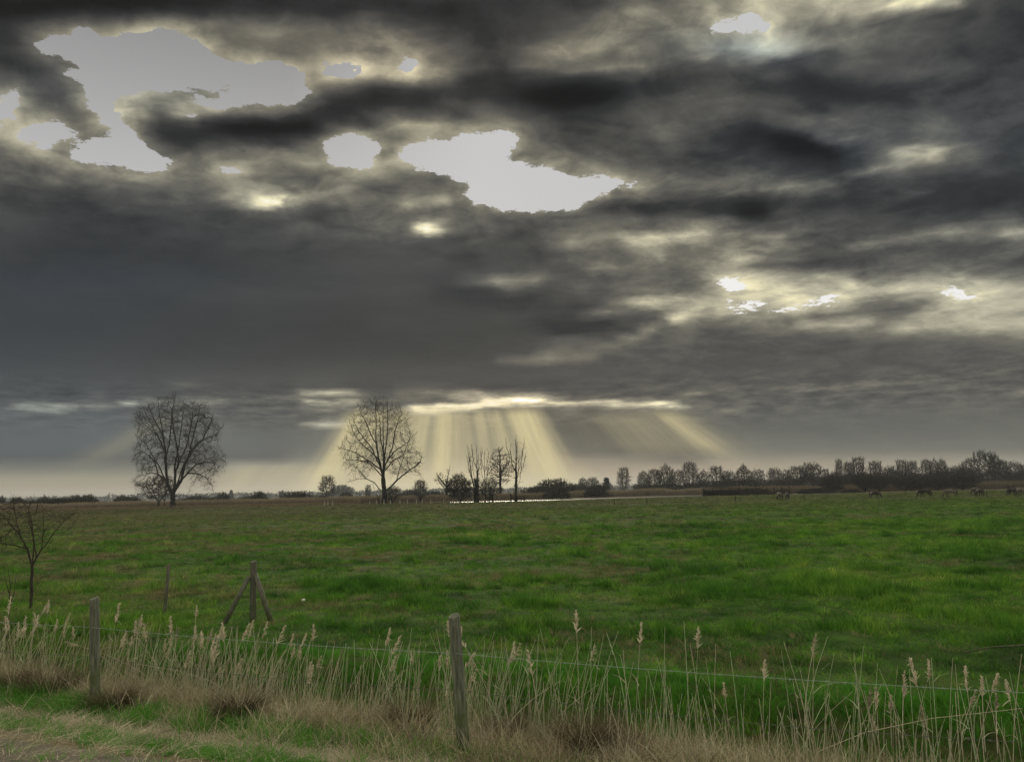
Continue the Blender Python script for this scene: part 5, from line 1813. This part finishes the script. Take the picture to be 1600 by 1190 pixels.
def horse_body(mat, step=0.0, head=0.0):
    """grazing pony facing +x; step moves the legs, head swings the muzzle"""
    V, E, Rr = [], [], []
    def chain(pts, start=None):
        prev = start
        for (x, y, z, r) in pts:
            V.append((x, y, z))
            Rr.append(r)
            i = len(V) - 1
            if prev is not None:
                E.append((prev, i))
            prev = i
        return prev
    chain([(-.58, 0, 1.06, (.25, .27)), (-.28, 0, 1.02, (.29, .29)), (.05, 0, .98, (.31, .32)), (.38, 0, 1.00, (.28, .31)), (.62, 0, 1.05, (.20, .26))])
    chain([(.82, 0, .94, (.13, .21)), (1.02, head * .3, .68, (.11, .16)), (1.16, head * .7, .42, (.095, .125)), (1.24, head, .22, (.075, .09)), (1.30, head * 1.1, .07, (.055, .06))], 4)
    for y in (.15, -.15):
        s = step if y > 0 else -step
        chain([(-.60, y, .80, (.13, .17)), (-.50 + s * .5, y, .60, (.085, .10)), (-.70 + s, y, .42, (.05, .06)), (-.66 + s, y, .20, .042), (-.64 + s, y, .09, .046), (-.59 + s, y, .02, .055)], 0)
        s = -s
        chain([(.50, y, .74, (.10, .13)), (.48 + s * .5, y, .55, .070), (.50 + s, y, .36, .052), (.50 + s, y, .18, .040), (.51 + s, y, .09, .044), (.55 + s, y, .02, .052)], 3)
    return skin_mesh('body', V, E, Rr, 2, mat, 1)
def horse_hair(step=0.0, head=0.0):
    rg = np.random.default_rng(9)
    S, S2, S3 = Soup(), Soup(), Soup()
    n = 160
    q = rg.uniform(0, 1, n)
    path = np.array([(.62, 0, 1.30), (.86, 0, 1.14), (1.07, head * .3, .84), (1.20, head * .7, .55)])
    b = np.stack([np.interp(q, np.linspace(0, 1, 4), path[:, j]) for j in range(3)], 1)
    d = np.stack([rg.normal(0, .15, n), rg.choice([-1, 1], n) * .5, rg.uniform(-.2, .5, n)], 1)
    S.blades(b, d, .20, .03, np.tile([0, 0, -.8], (n, 1)), None, 2, .3, rg)
    n = 120
    b = np.tile([-.80, 0, 1.13], (n, 1)) + rg.normal(0, .025, (n, 3))
    d = np.stack([-rg.uniform(.15, .4, n), rg.normal(0, .1, n), -np.ones(n) * .6], 1)
    S2.blades(b, d, rg.uniform(.6, 1.0, n), .035, np.stack([np.full(n, .12), np.zeros(n), np.full(n, -.25)], 1), None, 3, .3, rg)
    for y in (.06, -.06):
        S3.tube([(1.11, head * .6 + y, .56), (1.15, head * .6 + y * 1.6, .63), (1.19, head * .6 + y * 1.7, .70)], [.03, .035, .008], 6)
    return S.mesh('mane', M['hair']), S2.mesh('tail', M['hair']), S3
HB = {}
def horse(kind, px, bot, rot, label, size=1.0, step=.08, head=0.0):
    key = (kind, step, head)
    if key not in HB:
        mane, tail, ears = horse_hair(step, head)
        HB[key] = (horse_body(M[kind], step, head), mane, tail, ears.mesh('ears', M[kind], True))
    p = ground_at(px, bot)
    p[2] = tz(p)
    h = thing('horse', label, 'horse', p, (0, 0, rot), (size, size, size), 'ponies grazing on the right of the pasture')
    for nm, me in zip(('body', 'mane', 'tail', 'ears'), HB[key]):
        link(nm, me, h)
PI = math.pi
horse('pale', 1219, 781, PI * .53, 'pale dun pony seen from behind, left of the pair grazing away', 1.0, .03)
horse('dun', 1230.5, 780.5, PI * .47, 'grey dun pony seen from behind, right of the pair grazing away', .95, .03)
horse('brown', 1367, 779, .08, 'dark brown pony grazing alone to the right in profile', .93)
horse('brown', 1446, 777.5, PI + .1, 'large dark brown pony grazing in profile left of the pale one', 1.12, .10)
horse('pale', 1486, 777, PI - .15, 'pale dun pony grazing in profile right of the large brown one', 1.0, .06, .1)
horse('dun', 1527, 773.5, PI * .62, 'grey dun pony standing half hidden behind another near the right', 1.0, .05, -.1)
horse('brown', 1532, 776, PI * .5, 'dark pony seen from behind in front of the half hidden grey one', .95, .03)
horse('brown', 1582, 774, PI + .3, 'dark pony at the left of the cluster by the right edge', .95, .08)
horse('dun', 1590, 773.5, PI - .3, 'grey dun pony in the middle of the cluster by the right edge', .95, .06, .1)
horse('pale', 1597, 774.5, PI * .55, 'pale pony seen from behind at the right edge of the picture', 1.0, .03)

# ------------------------------------------------------------------ haze
hz, N, out = material('haze_air')
pv = N.node('ShaderNodeVolumePrincipled')
pv.inputs['Color'].default_value = (.80, .86, .95, 1)
pv.inputs['Density'].default_value = 0.00013
pv.inputs['Anisotropy'].default_value = 0.2
N.t.links.new(pv.outputs[0], out.inputs['Volume'])
S = Soup()
boxm(S, (-2700, -100, -3.0), (2700, 2700, 34.0))
tag(link('haze', S.mesh('haze', hz)), 'thin pale haze over the pasture and the far woods', None, None, 'stuff')
